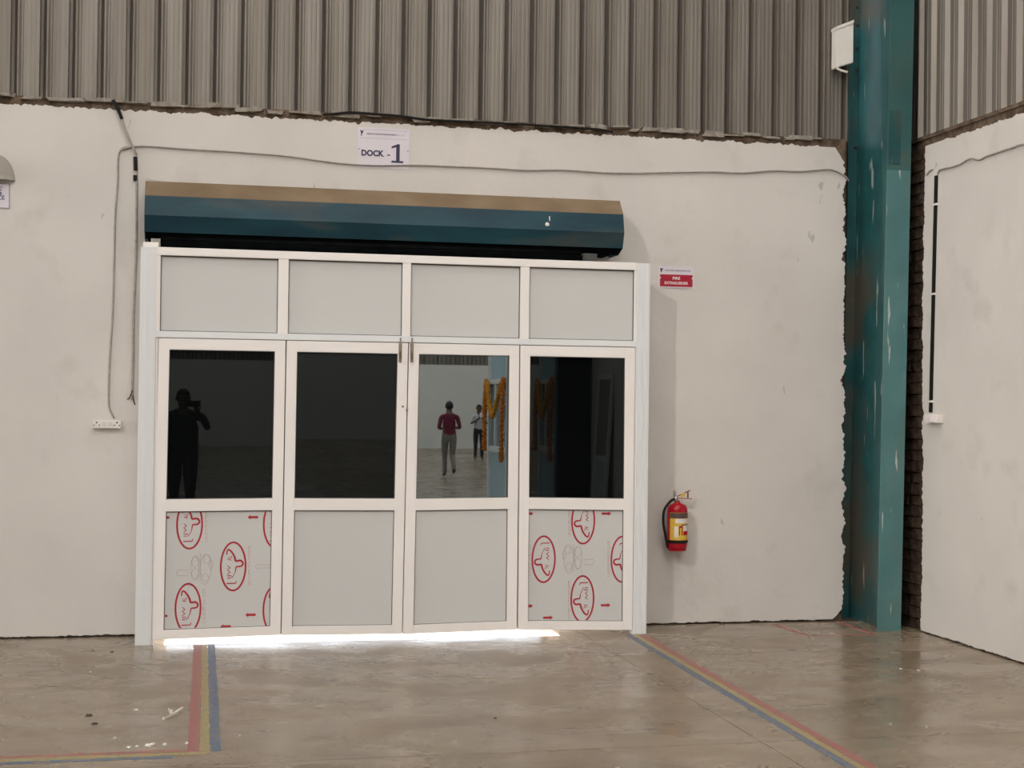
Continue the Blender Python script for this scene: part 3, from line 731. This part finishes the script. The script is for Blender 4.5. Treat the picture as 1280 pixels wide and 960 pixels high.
lab = band('label', hh*.235, hh*.82, -62, 78, 'ext_yellow', r+.0012, ex)
band('dark_header', hh*.70, hh*.815, -60, 76, 'ext_dark', r+.002, lab); band('white_title', hh*.595, hh*.69, -30, 62, 'ext_white', r+.002, lab)
band('dark_strip', hh*.545, hh*.57, 5, 55, 'ext_dark', r+.002, lab)
band('picture', hh*.30, hh*.53, -34, -12, 'ext_white', r+.002, lab); band('picture', hh*.34, hh*.54, -8, 12, 'ext_red', r+.002, lab)
band('picture', hh*.43, hh*.55, 18, 50, 'ext_white', r+.002, lab); band('picture', hh*.34, hh*.43, 18, 60, 'ext_red', r+.002, lab)
band('picture', hh*.30, hh*.50, -3, 6, 'ext_yellow', r+.0026, lab)
bm = bmesh.new(); lathe(bm, ((r+.0005, hh*.165), (r+.004, hh*.17), (r+.004, hh*.225), (r+.0005, hh*.23)), (0, 0, 0), 28); obj('strap', bm, 'black_rubber', ex)
bm = bmesh.new(); lathe(bm, ((.014, hh+.015), (.018, hh+.022), (.018, hh+.04), (.012, hh+.05), (.009, hh+.055)), (-.012, 0, 0), 14); valve = obj('valve', bm, 'steel', ex, True)
bm = bmesh.new(); lathe(bm, ((.009, hh+.05), (.010, hh+.06), (.010, hh+.085), (.006, hh+.092), (.004, hh+.096)), (-.020, 0, 0), 12); obj('gauge', bm, 'steel', ex, True)
bm = bmesh.new(); box(bm, .0, .105, -.008, .008, hh+.036, hh+.041, warp=lambda v: Vector((v.x, v.y, v.z-.10*max(0, v.x-.05)))); obj('lower_handle', bm, 'ext_red', ex)
bm = bmesh.new(); box(bm, -.004, .092, -.008, .008, hh+.046, hh+.051, warp=lambda v: Vector((v.x, v.y, v.z+.48*max(0, v.x)))); obj('lever', bm, 'ext_red', ex)
bm = bmesh.new(); box(bm, .072, .080, -.006, .006, hh+.040, hh+.084); obj('lever_link', bm, 'ext_dark', ex)
bm = bmesh.new(); box(bm, .022, .048, -.012, -.008, hh+.045, hh+.072, warp=lambda v: Vector((v.x, v.y, v.z+.3*(v.x-.03)))); obj('safety_tag', bm, 'ext_yellow', ex)
bm = bmesh.new(); tube(bm, spline([(-.014, -.006, hh+.028), (-.045, -.01, hh+.024), (-r-.028, -.02, hh*.88), (-r-.036, -.02, hh*.62), (-r-.022, -.02, hh*.36), (-r-.008, -.015, hh*.16), (-r+.002, -.012, .02)], 8), .0092, 10); obj('hose', bm, 'black_rubber', ex, True)
boxo('wall_bracket', (-.018, .018, r-.006, .099, hh*.62, hh*.92), 'ext_dark', ex)

# ------------------------------------------------------------------ electrics
def wire(name, pts, r_, material, label, cat='cable', group=None, seg=6, n=5):
    o0 = Vector(pts[-1]); bm = bmesh.new(); tube(bm, [Vector(p)-o0 for p in spline(pts, n)], r_, seg)
    o = obj(name, bm, material, None, True); o.location = o0
    return tag(o, label, cat, group)
W_ = lambda l, Y=-.006: [PY(x, y, Y) for x, y in l]
wire('feed_cable', W_([(141, 125), (145, 132), (149, 140), (152.5, 149)], -.014), [.013]*11+[.012]*4+[.010], 'black_rubber', 'thick black cable stub dropping from cladding over the wall ledge')
wire('feed_cable', W_([(151.5, 147), (155, 158), (160, 171), (166, 184), (170, 193)], -.012), .0085, 'cable_grey', 'grey cable sloping from the black stub to the cable junction')
wire('wall_cable', W_([(153, 187), (166, 183.5), (186, 183), (240, 187), (300, 190.5), (360, 195.5), (410, 202.5), (447, 206), (480, 207), (520, 206.5), (560, 208), (610, 210), (660, 213), (700, 212.5), (770, 216.5), (850, 215.5), (890, 215), (930, 216.3), (965, 213.5), (1000, 214.5), (1030, 212), (1042, 213), (1056, 220), (1061, 226)], -.010), .0055, 'cable_grey', 'long grey cable run across wall below the dock sign')
wire('socket_cable', W_([(166, 184), (155, 184.5), (149, 191), (147.5, 205), (147, 230), (144, 270), (143, 315), (141.5, 380), (138.5, 430), (136.5, 470), (136, 500), (137.5, 512), (143, 523)]), .0065, 'cable_grey', 'thin grey cable hanging down to the white socket')
wire('drop_cable', W_([(170, 192), (171, 230), (170.5, 270), (170, 320), (168.5, 360), (167, 400), (166.5, 450), (165.5, 485), (166, 500)]), .0085, 'cable_grey', 'thick grey cable beside the partition ending in bare wires')
a = [wire('bare_wire', W_([(165.5, 488), (162, 497), (159, 499)], -.012), .004, 'chip_dark', 'dark bare wire end curling left off the drop cable', 'wire'),
     wire('bare_wire', W_([(166, 494), (167, 501), (169, 506)], -.010), .004, 'chip_dark', 'dark bare wire end hanging straight below the drop cable', 'wire')]
for (q0, q1, lb_) in (((169, 196), (169.5, 213), 'long black tape wrapped on cable under the junction'), ((168.8, 219), (169, 226), 'short black tape wrapped on cable just above shutter height')):
    wire('tape_wrap', W_([q0, ((q0[0]+q1[0])/2, (q0[1]+q1[1])/2), q1], -.014), .0125, 'black_rubber', lb_, 'tape')
wire('ledge_cable', [PY(x, y, -.016) for x, y in ((404, 143.5), (420, 142), (440, 140.5), (470, 142.5), (500, 145), (530, 149), (560, 151), (620, 153.5), (680, 157), (720, 159.5), (750, 162), (766, 165))], .008, 'black_rubber', 'black cable lying along the mortar ledge under cladding')
# double socket board
a = PY(116, 525, -.05); b = PY(151, 535.5, -.05)
sk = empty('socket_board', ((a.x+b.x)/2, 0, b.z), 'white double socket board with two switches on wall', 'socket'); W = b.x-a.x; H = a.z-b.z
plate = boxo('box', (-W/2, W/2, -.050, 0.001, 0, H), 'plastic_white', sk, .003)
for q in (-.36, .36):
    for dx, dz, rr in ((0, .70, .0055), (-.016, .36, .0045), (.016, .36, .0045)):
        bm = bmesh.new(); lathe(bm, ((rr, 0), (rr, -.002)), (q*W+dx, -.0495, H*dz), 10, 'Y'); obj('pin_hole', bm, 'chip_dark', sk)
for q in (-.12, .12):
    boxo('switch', (q*W-.010, q*W+.010, -.060, -.050, H*.28, H*.80), 'plastic_white', sk, .002, warp=lambda v: Vector((v.x, v.y+(.006 if v.z < .03 and v.y < -.055 else 0), v.z)))
# side wall: conduit strip, clips, switch box, cable
X_ = lambda l, X=XR-.008: [PX(x, y, X) for x, y in l]
wire('side_cable', X_([(1158, 219), (1162, 214), (1166, 212)]), .005, 'cable_grey', 'short grey cable end by the column on the side wall')
wire('side_cable', X_([(1172, 218), (1174, 213), (1180, 211), (1190, 209), (1200, 205.5), (1208, 200.5), (1215, 198), (1224, 200), (1232, 196), (1245, 191.5), (1258, 187), (1268, 184), (1282, 180)]) + [Vector((XR-.008, -2.6, 3.06)), Vector((XR-.008, -4.2, 3.03)), Vector((XR-.008, -6.5, 3.06))], .006, 'cable_grey', 'long grey cable climbing across the side wall above conduit')
c0, c1 = PX(1169.5, 219.5, XR-.012), PX(1162.5, 515.5, XR-.012)
cdn = empty('conduit', (XR, c1.y, c1.z), 'black vertical conduit with white clips on the side wall', 'conduit')
bm = bmesh.new(); vs_ = []
for p_, zz in ((c1, 0), (c0, c0.z-c1.z)):
    for dx, dy in ((-.014, .014), (-.014, -.014), (.001, -.014), (.001, .014)): vs_.append(bm.verts.new((dx, p_.y-c1.y+dy, zz)))
for f in ((0, 1, 2, 3), (4, 7, 6, 5), (0, 4, 5, 1), (1, 5, 6, 2), (2, 6, 7, 3), (3, 7, 4, 0)): bm.faces.new([vs_[i] for i in f])
obj('channel', bm, 'black_rubber', cdn)
for px, py in ((1168.7, 255.5), (1166, 367.5), (1163, 501.8)):
    p_ = PX(px, py, XR-.012); boxo('clip', (-.018, .002, p_.y-c1.y-.022, p_.y-c1.y+.018, p_.z-c1.z-.007, p_.z-c1.z+.007), 'plastic_white', cdn, .002)
a = PX(1157, 517.5, XR-.03); b = PX(1176, 529, XR-.03)
sb = empty('switch_box', (XR, (a.y+b.y)/2, b.z), 'small white switch box at the foot of black conduit', 'switch'); W = abs(a.y-b.y)*.84; H = a.z-b.z
boxo('box', (-.048, .001, -W/2, W/2, 0, H), 'plastic_white', sb, .003); boxo('rocker', (-.058, -.047, -W*.46, -W*.02, H*.10, H*.95), 'white_print', sb, .002)
boxo('rocker', (-.054, -.047, W*.10, W*.36, H*.25, H*.95), 'plastic_white', sb, .002)

# ------------------------------------------------------------------ floor markings
def strip(name, quad, material, parent, n=30):
    """worn paint stripe: ragged-edged thin quad strip; quad = near-left, near-right, far-right, far-left on the floor"""
    a, b, c, d = [Vector(q) for q in quad]; bm = bmesh.new(); pr = None
    for k in range(n+1):
        t = k/n; l = a.lerp(d, t); r_ = b.lerp(c, t); wv = (r_-l); e1 = random.uniform(-.04, .06); e2 = random.uniform(-.04, .06)
        cc = [bm.verts.new(l+wv*e1), bm.verts.new(r_-wv*e2)]
        if pr: bm.faces.new((pr[0], pr[1], cc[1], cc[0]))
        pr = cc
    g = bmesh.ops.extrude_face_region(bm, geom=list(bm.faces))
    for v in g['geom']:
        if isinstance(v, bmesh.types.BMVert): v.co.z += .0012
    bmesh.ops.recalc_face_normals(bm, faces=bm.faces)
    return obj(name, bm, material, parent)
def F(x, y): q = PZ(x, y); return Vector((q.x, q.y, 0))
fm = empty('floor_marking', (0, 0, 0), 'worn red, yellow and blue floor stripe turning a corner left of doorway', 'floor marking')
y0, y1 = -.40, -3.21
for nm, a0, a1, b0, b1, m_ in (('red_stripe', .045, .098, .012, .062, 'tape_red'), ('yellow_stripe', .099, .128, .063, .108, 'tape_yellow'), ('blue_stripe', .132, .176, .112, .158, 'tape_blue')):
    strip(nm, ((b0, y1-.03, 0), (b1, y1-.03, 0), (a1, y0, 0), (a0, y0, 0)), m_, fm, 46)
for nm, o0, o1, m_ in (('red_stripe', 0, .045, 'tape_red'), ('yellow_stripe', .047, .105, 'tape_yellow'), ('blue_stripe', .108, .150, 'tape_blue')):
    A, B = F(-40, 942.5), F(246, 938.5); A.y = min(A.y, -3.10)
    strip(nm, ((-1.5, -3.19-o1, 0), (-1.5, -3.19-o0, 0), (.01 if m_ == 'tape_red' else (.105 if m_ == 'tape_yellow' else -.05), -3.195-o0, 0), (.01 if m_ == 'tape_red' else (.105 if m_ == 'tape_yellow' else -.05), -3.195-o1, 0)), m_, fm, 40)
fm2 = empty('floor_marking', (2.9, -2, 0), 'straight worn red, yellow and blue floor stripe running from the right door post', 'floor marking')
for nm, a0, a1, m_ in (('blue_stripe', -.115, -.070, 'tape_blue'), ('yellow_stripe', -.069, -.028, 'tape_yellow'), ('red_stripe', -.027, .022, 'tape_red')):
    strip(nm, ((a0-.03, -2.25, 0), (a1-.03, -2.25, 0), (a1+.07, 1.60, 0), (a0+.07, 1.60, 0)), m_, fm2, 70)
fm3 = empty('floor_marking', (4.3, -.3, 0), 'thin faded red box painted on floor before the teal column', 'floor marking')
rl = [F(966, 780), F(1011, 795), F(1092, 793), F(1047, 777)]
for i in (0, 1, 2):
    a, b = rl[i], rl[i+1]; d = (b-a).normalized(); nn = Vector((-d.y, d.x, 0))*(.016 if i != 1 else .007); o_ = Vector((4.3, -.3, 0))
    strip('red_line', (a-nn-o_, a+nn-o_, b+nn-o_, b-nn-o_), 'red_line', fm3, 20)
# litter on the floor
def chip(px, py, s, material, name, label, group=None, cat='litter'):
    p_ = PZ(px, py); bm = bmesh.new(); n = 7; a0 = random.random()*6
    ring = [(s*random.uniform(.6, 1)*math.cos(a0+2*math.pi*k/n), s*random.uniform(.6, 1)*math.sin(a0+2*math.pi*k/n)) for k in range(n)]
    A = [bm.verts.new((x, y, 0)) for x, y in ring]; B = [bm.verts.new((x*.6, y*.6, s*random.uniform(.2, .45))) for x, y in ring]
    bm.faces.new(A[::-1]); bm.faces.new(B)
    for k in range(n): bm.faces.new((A[k], A[(k+1) % n], B[(k+1) % n], B[k]))
    o = obj(name, bm, material); o.location = (p_.x, p_.y, 0); return tag(o, label, cat, group)
for px, py, s in ((113, 840, .010), (170, 887.5, .016), (143.5, 922, .010), (161, 934, .016), (171, 933, .012), (185, 932, .022), (191, 930, .014), (206, 930.5, .016), (233.5, 929, .014), (299.5, 920, .010), (1126, 836, .012), (1148, 838, .014), (1158, 909, .012), (1113, 905, .010)):
    lb_, gp_ = (('tiny white plaster chip on the floor before the teal column', 'chips before the column') if px > 1000 else
                ('white plaster chip in the scatter beside the stripe corner', 'chips by the stripe corner') if 922 < py < 940 else
                ('lone white chip on the floor just past the blue stripe', None) if px > 290 else
                ('round white plaster chip on floor next to the forked scrap', None) if px == 170 else
                ('pinpoint white chip on floor near the grey cover strip', None) if px == 113 else ('faint small white chip just behind the scattered chips', None))
    chip(px, py, s, 'chip_white', 'plaster_chip', lb_, gp_)
for px, py, s in ((110.5, 895, .024), (118, 905, .020), (619, 898, .014), (140, 815, .016), (116, 814, .014)):
    lb_, gp_ = (('small dark crumb on open floor in front of the doors', None) if px > 600 else
                ('dark crumb of dirt at the foot of the white wall', 'crumbs by the wall') if py < 850 else ('dark crumb of dirt on floor inside the stripe corner', 'crumbs inside the stripe'))
    chip(px, py, s, 'chip_dark', 'dirt_crumb', lb_, gp_)
p_ = PZ(214, 892); sc = empty('paper_scrap', (p_.x, p_.y, 0), 'white forked paper scrap on floor beside the red stripe', 'litter')
for nm, a, b, wv in (('strip', (-.035, -.13), (.055, .10), .020), ('strip', (.0, -.02), (-.012, .09), .016)):
    bm = bmesh.new(); stroke(bm, [a, ((a[0]+b[0])/2+.006, (a[1]+b[1])/2), b], [wv*.5, wv*1.2, wv*.5])
    for v in bm.verts: v.co = Vector((v.co.x, v.co.z, .004+.01*random.random()))
    g = bmesh.ops.extrude_face_region(bm, geom=list(bm.faces))
    for v in g['geom']:
        if isinstance(v, bmesh.types.BMVert): v.co.z = 0
    bmesh.ops.recalc_face_normals(bm, faces=bm.faces)
    obj(nm, bm, 'chip_white', sc)

# ------------------------------------------------------------------ high-bay lamp added out of frame over the dock as key light
hb = empty('added_high_bay_lamp', LAMP_AT, 'grey high-bay lamp added out of view below the warehouse roof', 'lamp')
bm = bmesh.new(); lathe(bm, ((.10, .30), (.12, .28), (.20, .12), (.27, .03), (.28, 0), (.27, .0), (.19, .12), (.10, .27)), (0, 0, 0), 24); obj('reflector', bm, 'steel', hb, True)
bm = bmesh.new(); lathe(bm, ((.10, .28), (.09, .45), (.03, .48), (.012, ZR-LAMP_AT[2])), (0, 0, 0), 16); obj('driver', bm, 'roof_metal', hb)
ld = bpy.data.lights.new('added_key_light', 'AREA'); ld.shape = 'DISK'; ld.size = .5; ld.energy = LAMP_W; ld.spread = R(75); ld.color = (1, .97, .92)
lo_ = bpy.data.objects.new('lamp_light', ld); col.objects.link(lo_); lo_.parent = hb; lo_.location = (0, 0, -.01)
lo_.rotation_euler = Vector((11.0, 10.2, -8.0)).to_track_quat('-Z', 'Y').to_euler()

# ------------------------------------------------------------------ things behind the photographer, seen only in the glass
# garlanded partition on the side wall; blue sky cast put into its colours
ga = empty('garland_partition', (4.72, -13.3, 0), 'glazed partition with blue sky cast painted in, hung with marigolds, reflected in the mirror door', 'partition')
ya, yb = -.72, .72
for y in (ya, yb-.07): boxo('post', (-.05, .05, y, y+.07, 0, 2.6), 'cool_alu', ga)
for z0, z1 in ((1.93, 2.0), (.86, .95), (2.55, 2.62), (0, .08)): boxo('rail', (-.045, .045, ya, yb, z0, z1), 'cool_alu', ga)
boxo('panel', (-.01, .01, ya+.06, yb-.06, .08, .87), 'sky_tint_alu', ga); boxo('panel', (-.01, .01, ya+.06, yb-.06, 1.99, 2.56), 'sky_tint_alu', ga); boxo('glass', (-.01, .01, ya+.06, yb-.06, .94, 1.94), 'sky_tint_glass', ga)
boxo('inner_post', (-.04, .04, -.25, -.19, .94, 1.94), 'cool_alu', ga)
boxo('side_panel', (.04, .205, ya, ya+.02, 0, 2.6), 'sky_tint_alu', ga); boxo('side_panel', (.04, .205, yb-.02, yb, 0, 2.6), 'sky_tint_alu', ga)
def garland(pts, label, mm):
    o0 = Vector(pts[0]); path = spline(pts, 20); bm = bmesh.new(); acc = 0; last = path[0]
    for p_ in path:
        if (p_-last).length < .045 and p_ != path[0]: continue
        last = p_
        bmesh.ops.create_icosphere(bm, subdivisions=1, radius=random.uniform(.040, .050), matrix=Matrix.Translation(p_-o0) @ Matrix.Rotation(random.random()*6, 4, 'Z'))
    o = obj('marigold_garland', bm, mm, None); o.location = o0; tag(o, label, 'garland'); return o
gx_ = 4.62
garland([(gx_, -13.92, 1.98), (gx_-.02, -13.93, 1.5), (gx_-.02, -13.93, .90)], 'orange marigold strand on the far post of the garlanded partition', 'marigold_orange')
garland([(gx_, -13.82, 1.95), (gx_-.02, -13.60, 1.66), (gx_-.03, -13.28, 1.42), (gx_-.02, -12.98, 1.66), (gx_, -12.73, 1.95)], 'yellow marigold swag looped between the partition posts', 'marigold_yellow')
garland([(gx_, -12.62, 1.98), (gx_-.02, -12.61, 1.4), (gx_-.02, -12.61, .75)], 'orange marigold strand on the near post of the garlanded partition', 'marigold_orange')
c2 = empty('steel_column', (4.68, -11.25, 0), 'dark steel column beside the garlanded partition', 'column')
boxo('front_flange', (-.25, -.236, -.10, .10, 0, ZR), 'shutter_paint', c2); boxo('web', (-.237, .237, -.006, .006, 0, ZR), 'shutter_dark', c2); boxo('back_flange', (.230, .244, -.10, .10, 0, ZR), 'shutter_paint', c2)
lf = empty('spare_door_leaf', (4.80, -10.15, 0), 'spare white framed door leaf leaning against the side wall', 'door')
lf.rotation_euler = (0, R(3.2), 0)
for y in (-.42, .35): boxo('stile', (-.02, .02, y, y+.07, 0, 2.0), 'cool_alu', lf)
for z0, z1 in ((1.93, 2.0), (.83, .90), (0, .07)): boxo('rail', (-.02, .02, -.36, .36, z0, z1), 'cool_alu', lf)
boxo('panel', (-.004, .004, -.36, .36, .06, .84), 'panel', lf); boxo('glass', (-.004, .004, -.36, .36, .89, 1.94), 'grey_mortar', lf)

# people: one skinned body each, coloured by body region
def person(name, loc, rz, label, J, mats, hands=True):
    """J: joint -> (x, y, z, radius, region, parent joint); +Y is forward"""
    names = list(J); idx = {n_: i for i, n_ in enumerate(names)}
    verts = [J[n_][:3] for n_ in names]; edges_ = [(idx[J[n_][5]], idx[n_]) for n_ in names if J[n_][5]]
    me = bpy.data.meshes.new('b'); me.from_pydata(verts, edges_, []); o = bpy.data.objects.new('b', me); col.objects.link(o)
    md = o.modifiers.new('s', 'SKIN'); md.use_smooth_shade = True
    sv = me.skin_vertices[0].data
    for i, n_ in enumerate(names):
        q = J[n_][3]; sv[i].radius = q if isinstance(q, tuple) else (q, q); sv[i].use_root = (n_ == 'pelvis')
    sub = o.modifiers.new('u', 'SUBSURF'); sub.levels = 2; sub.render_levels = 2
    bpy.context.view_layer.update()
    body = bpy.data.meshes.new_from_object(o.evaluated_get(bpy.context.evaluated_depsgraph_get()))
    bpy.data.objects.remove(o)
    body.materials.clear(); keys = list(mats)
    for k_ in keys: body.materials.append(M[mats[k_]])
    segs = [(Vector(J[J[n_][5]][:3]), Vector(J[n_][:3]), J[n_][4]) for n_ in names if J[n_][5]]
    for p_ in body.polygons:
        c = p_.center; best = None
        for a, b, reg in segs:
            ab = b-a; t_ = max(0, min(1, (c-a).dot(ab)/max(ab.length_squared, 1e-9))); d = (c-a-ab*t_).length
            if best is None or d < best[0]: best = (d, reg)
        p_.material_index = keys.index(best[1]); p_.use_smooth = True
    root = empty(name, loc, label, 'person'); root.rotation_euler = (0, 0, rz)
    bo = bpy.data.objects.new('body', body); col.objects.link(bo); bo.parent = root
    hx, hy, hz = J['head1'][:3]
    bm = bmesh.new(); bmesh.ops.create_icosphere(bm, subdivisions=3, radius=.105, matrix=Matrix.Translation((hx, hy-.012, hz+.02)) @ Matrix.Diagonal((.86, 1.02, 1.0, 1)))
    bmesh.ops.delete(bm, geom=[f for f in bm.faces if f.calc_center_median().z < hz-.065-.5*(f.calc_center_median().y-hy)*0 or (f.calc_center_median().y > hy-.02 and f.calc_center_median().z < hz-.03) or (f.calc_center_median().y > hy+.045 and f.calc_center_median().z < hz+.06)], context='FACES')
    obj('hair', bm, 'hair', root, True)
    for s in (-1, 1):
        bm = bmesh.new(); bmesh.ops.create_icosphere(bm, subdivisions=2, radius=.011, matrix=Matrix.Translation((hx+s*.032, hy+.083, hz+.002))); obj('eye', bm, 'chip_dark', root, True)
        bm = bmesh.new(); bmesh.ops.create_icosphere(bm, subdivisions=2, radius=.03, matrix=Matrix.Translation((hx+s*.088, hy, hz-.01)) @ Matrix.Diagonal((.35, .6, 1, 1))); obj('ear', bm, 'skin', root, True)
    bm = bmesh.new(); bmesh.ops.create_cone(bm, segments=8, radius1=.018, radius2=.006, depth=.045, cap_ends=True, matrix=Matrix.Translation((hx, hy+.092, hz-.018)) @ Matrix.Rotation(R(18), 4, 'X')); obj('nose', bm, 'skin', root, True)
    return root
def skeleton(arm_r, arm_l, leg_r, leg_l, head=(0, .02), bulk=1.0):
    J = {'pelvis': (0, 0, .95, (.155*bulk, .11*bulk), 'shirt', None)}
    J['belly'] = (0, .015, 1.08, (.155*bulk, .118*bulk), 'shirt', 'pelvis'); J['chest'] = (0, .0, 1.26, (.170*bulk, .115*bulk), 'shirt', 'belly')
    J['collar'] = (0, -.01, 1.395, (.10, .08), 'shirt', 'chest'); J['neck'] = (head[0]*.5, 0, 1.475, .056, 'skin', 'collar')
    J['head0'] = (head[0], head[1]+.01, 1.545, (.070, .078), 'skin', 'neck'); J['head1'] = (head[0], head[1], 1.615, (.083, .098), 'skin', 'head0'); J['head2'] = (head[0], head[1]-.005, 1.675, .062, 'skin', 'head1')
    for s, sd_, arm in ((1, 'r', arm_r), (-1, 'l', arm_l)):
        J['sh'+sd_] = (s*.185*bulk, -.005, 1.375, .063, 'shirt', 'collar')
        el, wr, hd = [Vector(v) for v in arm]
        J['ua'+sd_] = (*((Vector(J['sh'+sd_][:3])+el)/2), .053, 'shirt', 'sh'+sd_)
        J['el'+sd_] = (*el, .045, 'shirt', 'ua'+sd_); J['wr'+sd_] = (*wr, .030, 'skin' , 'el'+sd_)
        d = (hd-wr).normalized(); side = d.cross(Vector((0, 1, .3))).normalized(); nn = side.cross(d)
        J['pa'+sd_] = (*(wr+d*.055), (.036, .018), 'skin', 'wr'+sd_)
        for k, (off, ln) in enumerate(((-.028, .066), (-.010, .078), (.010, .074), (.027, .060))):
            a = wr+d*.085+side*off; b = a+d*ln*.55+nn*.010*s; c = b+d*ln*.40+nn*.022*s
            J['f%da%s' % (k, sd_)] = (*a, .0095, 'skin', 'pa'+sd_); J['f%db%s' % (k, sd_)] = (*b, .0085, 'skin', 'f%da%s' % (k, sd_)); J['f%dc%s' % (k, sd_)] = (*c, .0075, 'skin', 'f%db%s' % (k, sd_))
        a = wr+d*.035+side*-.040; b = a+d*.035+side*-.018
        J['ta'+sd_] = (*a, .0105, 'skin', 'pa'+sd_); J['tb'+sd_] = (*b, .0085, 'skin', 'ta'+sd_)
    for s, sd_, leg in ((1, 'r', leg_r), (-1, 'l', leg_l)):
        kn, an, toe = [Vector(v) for v in leg]
        J['hi'+sd_] = (s*.092, 0, .87, (.098*bulk, .100*bulk), 'trousers', 'pelvis'); hp = Vector(J['hi'+sd_][:3])
        J['th'+sd_] = (*(hp.lerp(kn, .5)), .086*max(1, bulk*.92), 'trousers', 'hi'+sd_); J['kn'+sd_] = (*kn, .066*max(1, bulk*.95), 'trousers', 'th'+sd_)
        J['ca'+sd_] = (*(kn.lerp(an, .45)+Vector((0, -.012, 0))), .060, 'trousers', 'kn'+sd_); J['an'+sd_] = (*an, .050, 'trousers', 'ca'+sd_)
        J['he'+sd_] = (*(an+(toe-an)*.25+Vector((0, 0, -.02))), .042, 'shoe', 'an'+sd_); J['to'+sd_] = (*toe, .034, 'shoe', 'he'+sd_)
    return J
stand = lambda s: ((s*.10, .015, .49), (s*.105, -.02, .09), (s*.12, .15, .036))
# the photographer, holding the phone up at the camera
J = skeleton(((.315, .13, 1.225), (.185, .25, 1.42), (.145, .27, 1.53)), ((-.33, .02, 1.11), (-.31, .12, .88), (-.30, .15, .78)), stand(1), stand(-1), (0, .03), 1.32)
for k_ in ('wrr', 'wrl'): J[k_] = (*J[k_][:3], .036, 'shirt', J[k_][5])
person('person', (-.135, -DCAM-.40, .0), 0, 'man in dark shirt and trousers photographing with a raised phone, mirrored in door glass', J, {'shirt': 'black_cloth', 'trousers': 'charcoal_cloth', 'skin': 'skin', 'shoe': 'shoe'})
ph = empty('phone', (.005, -DCAM-.075, 1.505), 'black phone held up by the photographer', 'phone')
boxo('phone_body', (-.080, .078, -.004, .004, -.005, .075), 'phone_black', ph, .003)
bm = bmesh.new(); lathe(bm, ((.008, 0), (.008, .003)), (-.06, .004, .055), 12, 'Y'); obj('lens', bm, 'dark_glass', ph)
# man in the maroon shirt walking away from the doors
def virt(px, path):     # where a thing stands that shows at column px in the mirror door, total light path given
    d = ray(px, 518); th = math.atan2(d.x, d.y); return path*math.tan(th), -(path-(DCAM+YP)-YP*0) + YP
mx_, my_ = virt(562, 33.2)
J = skeleton(((.245, -.03, 1.12), (.13, .20, 1.10), (.03, .26, 1.12)), ((-.245, -.03, 1.12), (-.12, .20, 1.14), (-.02, .26, 1.16)),
             ((.085, .10, .50), (.08, .10, .10), (.09, .27, .036)), ((-.085, .05, .48), (-.075, -.26, .20), (-.08, -.19, .10)), (0, .03))
person('person', (mx_, my_, 0), math.pi, 'man in maroon shirt and grey trousers walking away, mirrored in bright door', J, {'shirt': 'maroon_cloth', 'trousers': 'grey_cloth', 'skin': 'skin', 'shoe': 'shoe'})
mx_, my_ = virt(599, 45)
J = skeleton(((.25, .08, 1.14), (.10, .26, 1.27), (.03, .28, 1.36)), ((-.25, .08, 1.14), (-.08, .26, 1.27), (0, .28, 1.34)), stand(1), stand(-1), (0, .03), .95)
person('person', (mx_, my_, 0), R(6), 'person in pale shirt and black trousers holding a phone, mirrored beside the garland', J, {'shirt': 'pale_cloth', 'trousers': 'black_cloth', 'skin': 'skin', 'shoe': 'shoe'})
p2 = empty('phone', (mx_, my_+.33, 1.33), 'white phone held by the person in pale shirt', 'phone')
boxo('phone_body', (-.04, .04, -.005, .005, 0, .15), 'white_print', p2, .003)
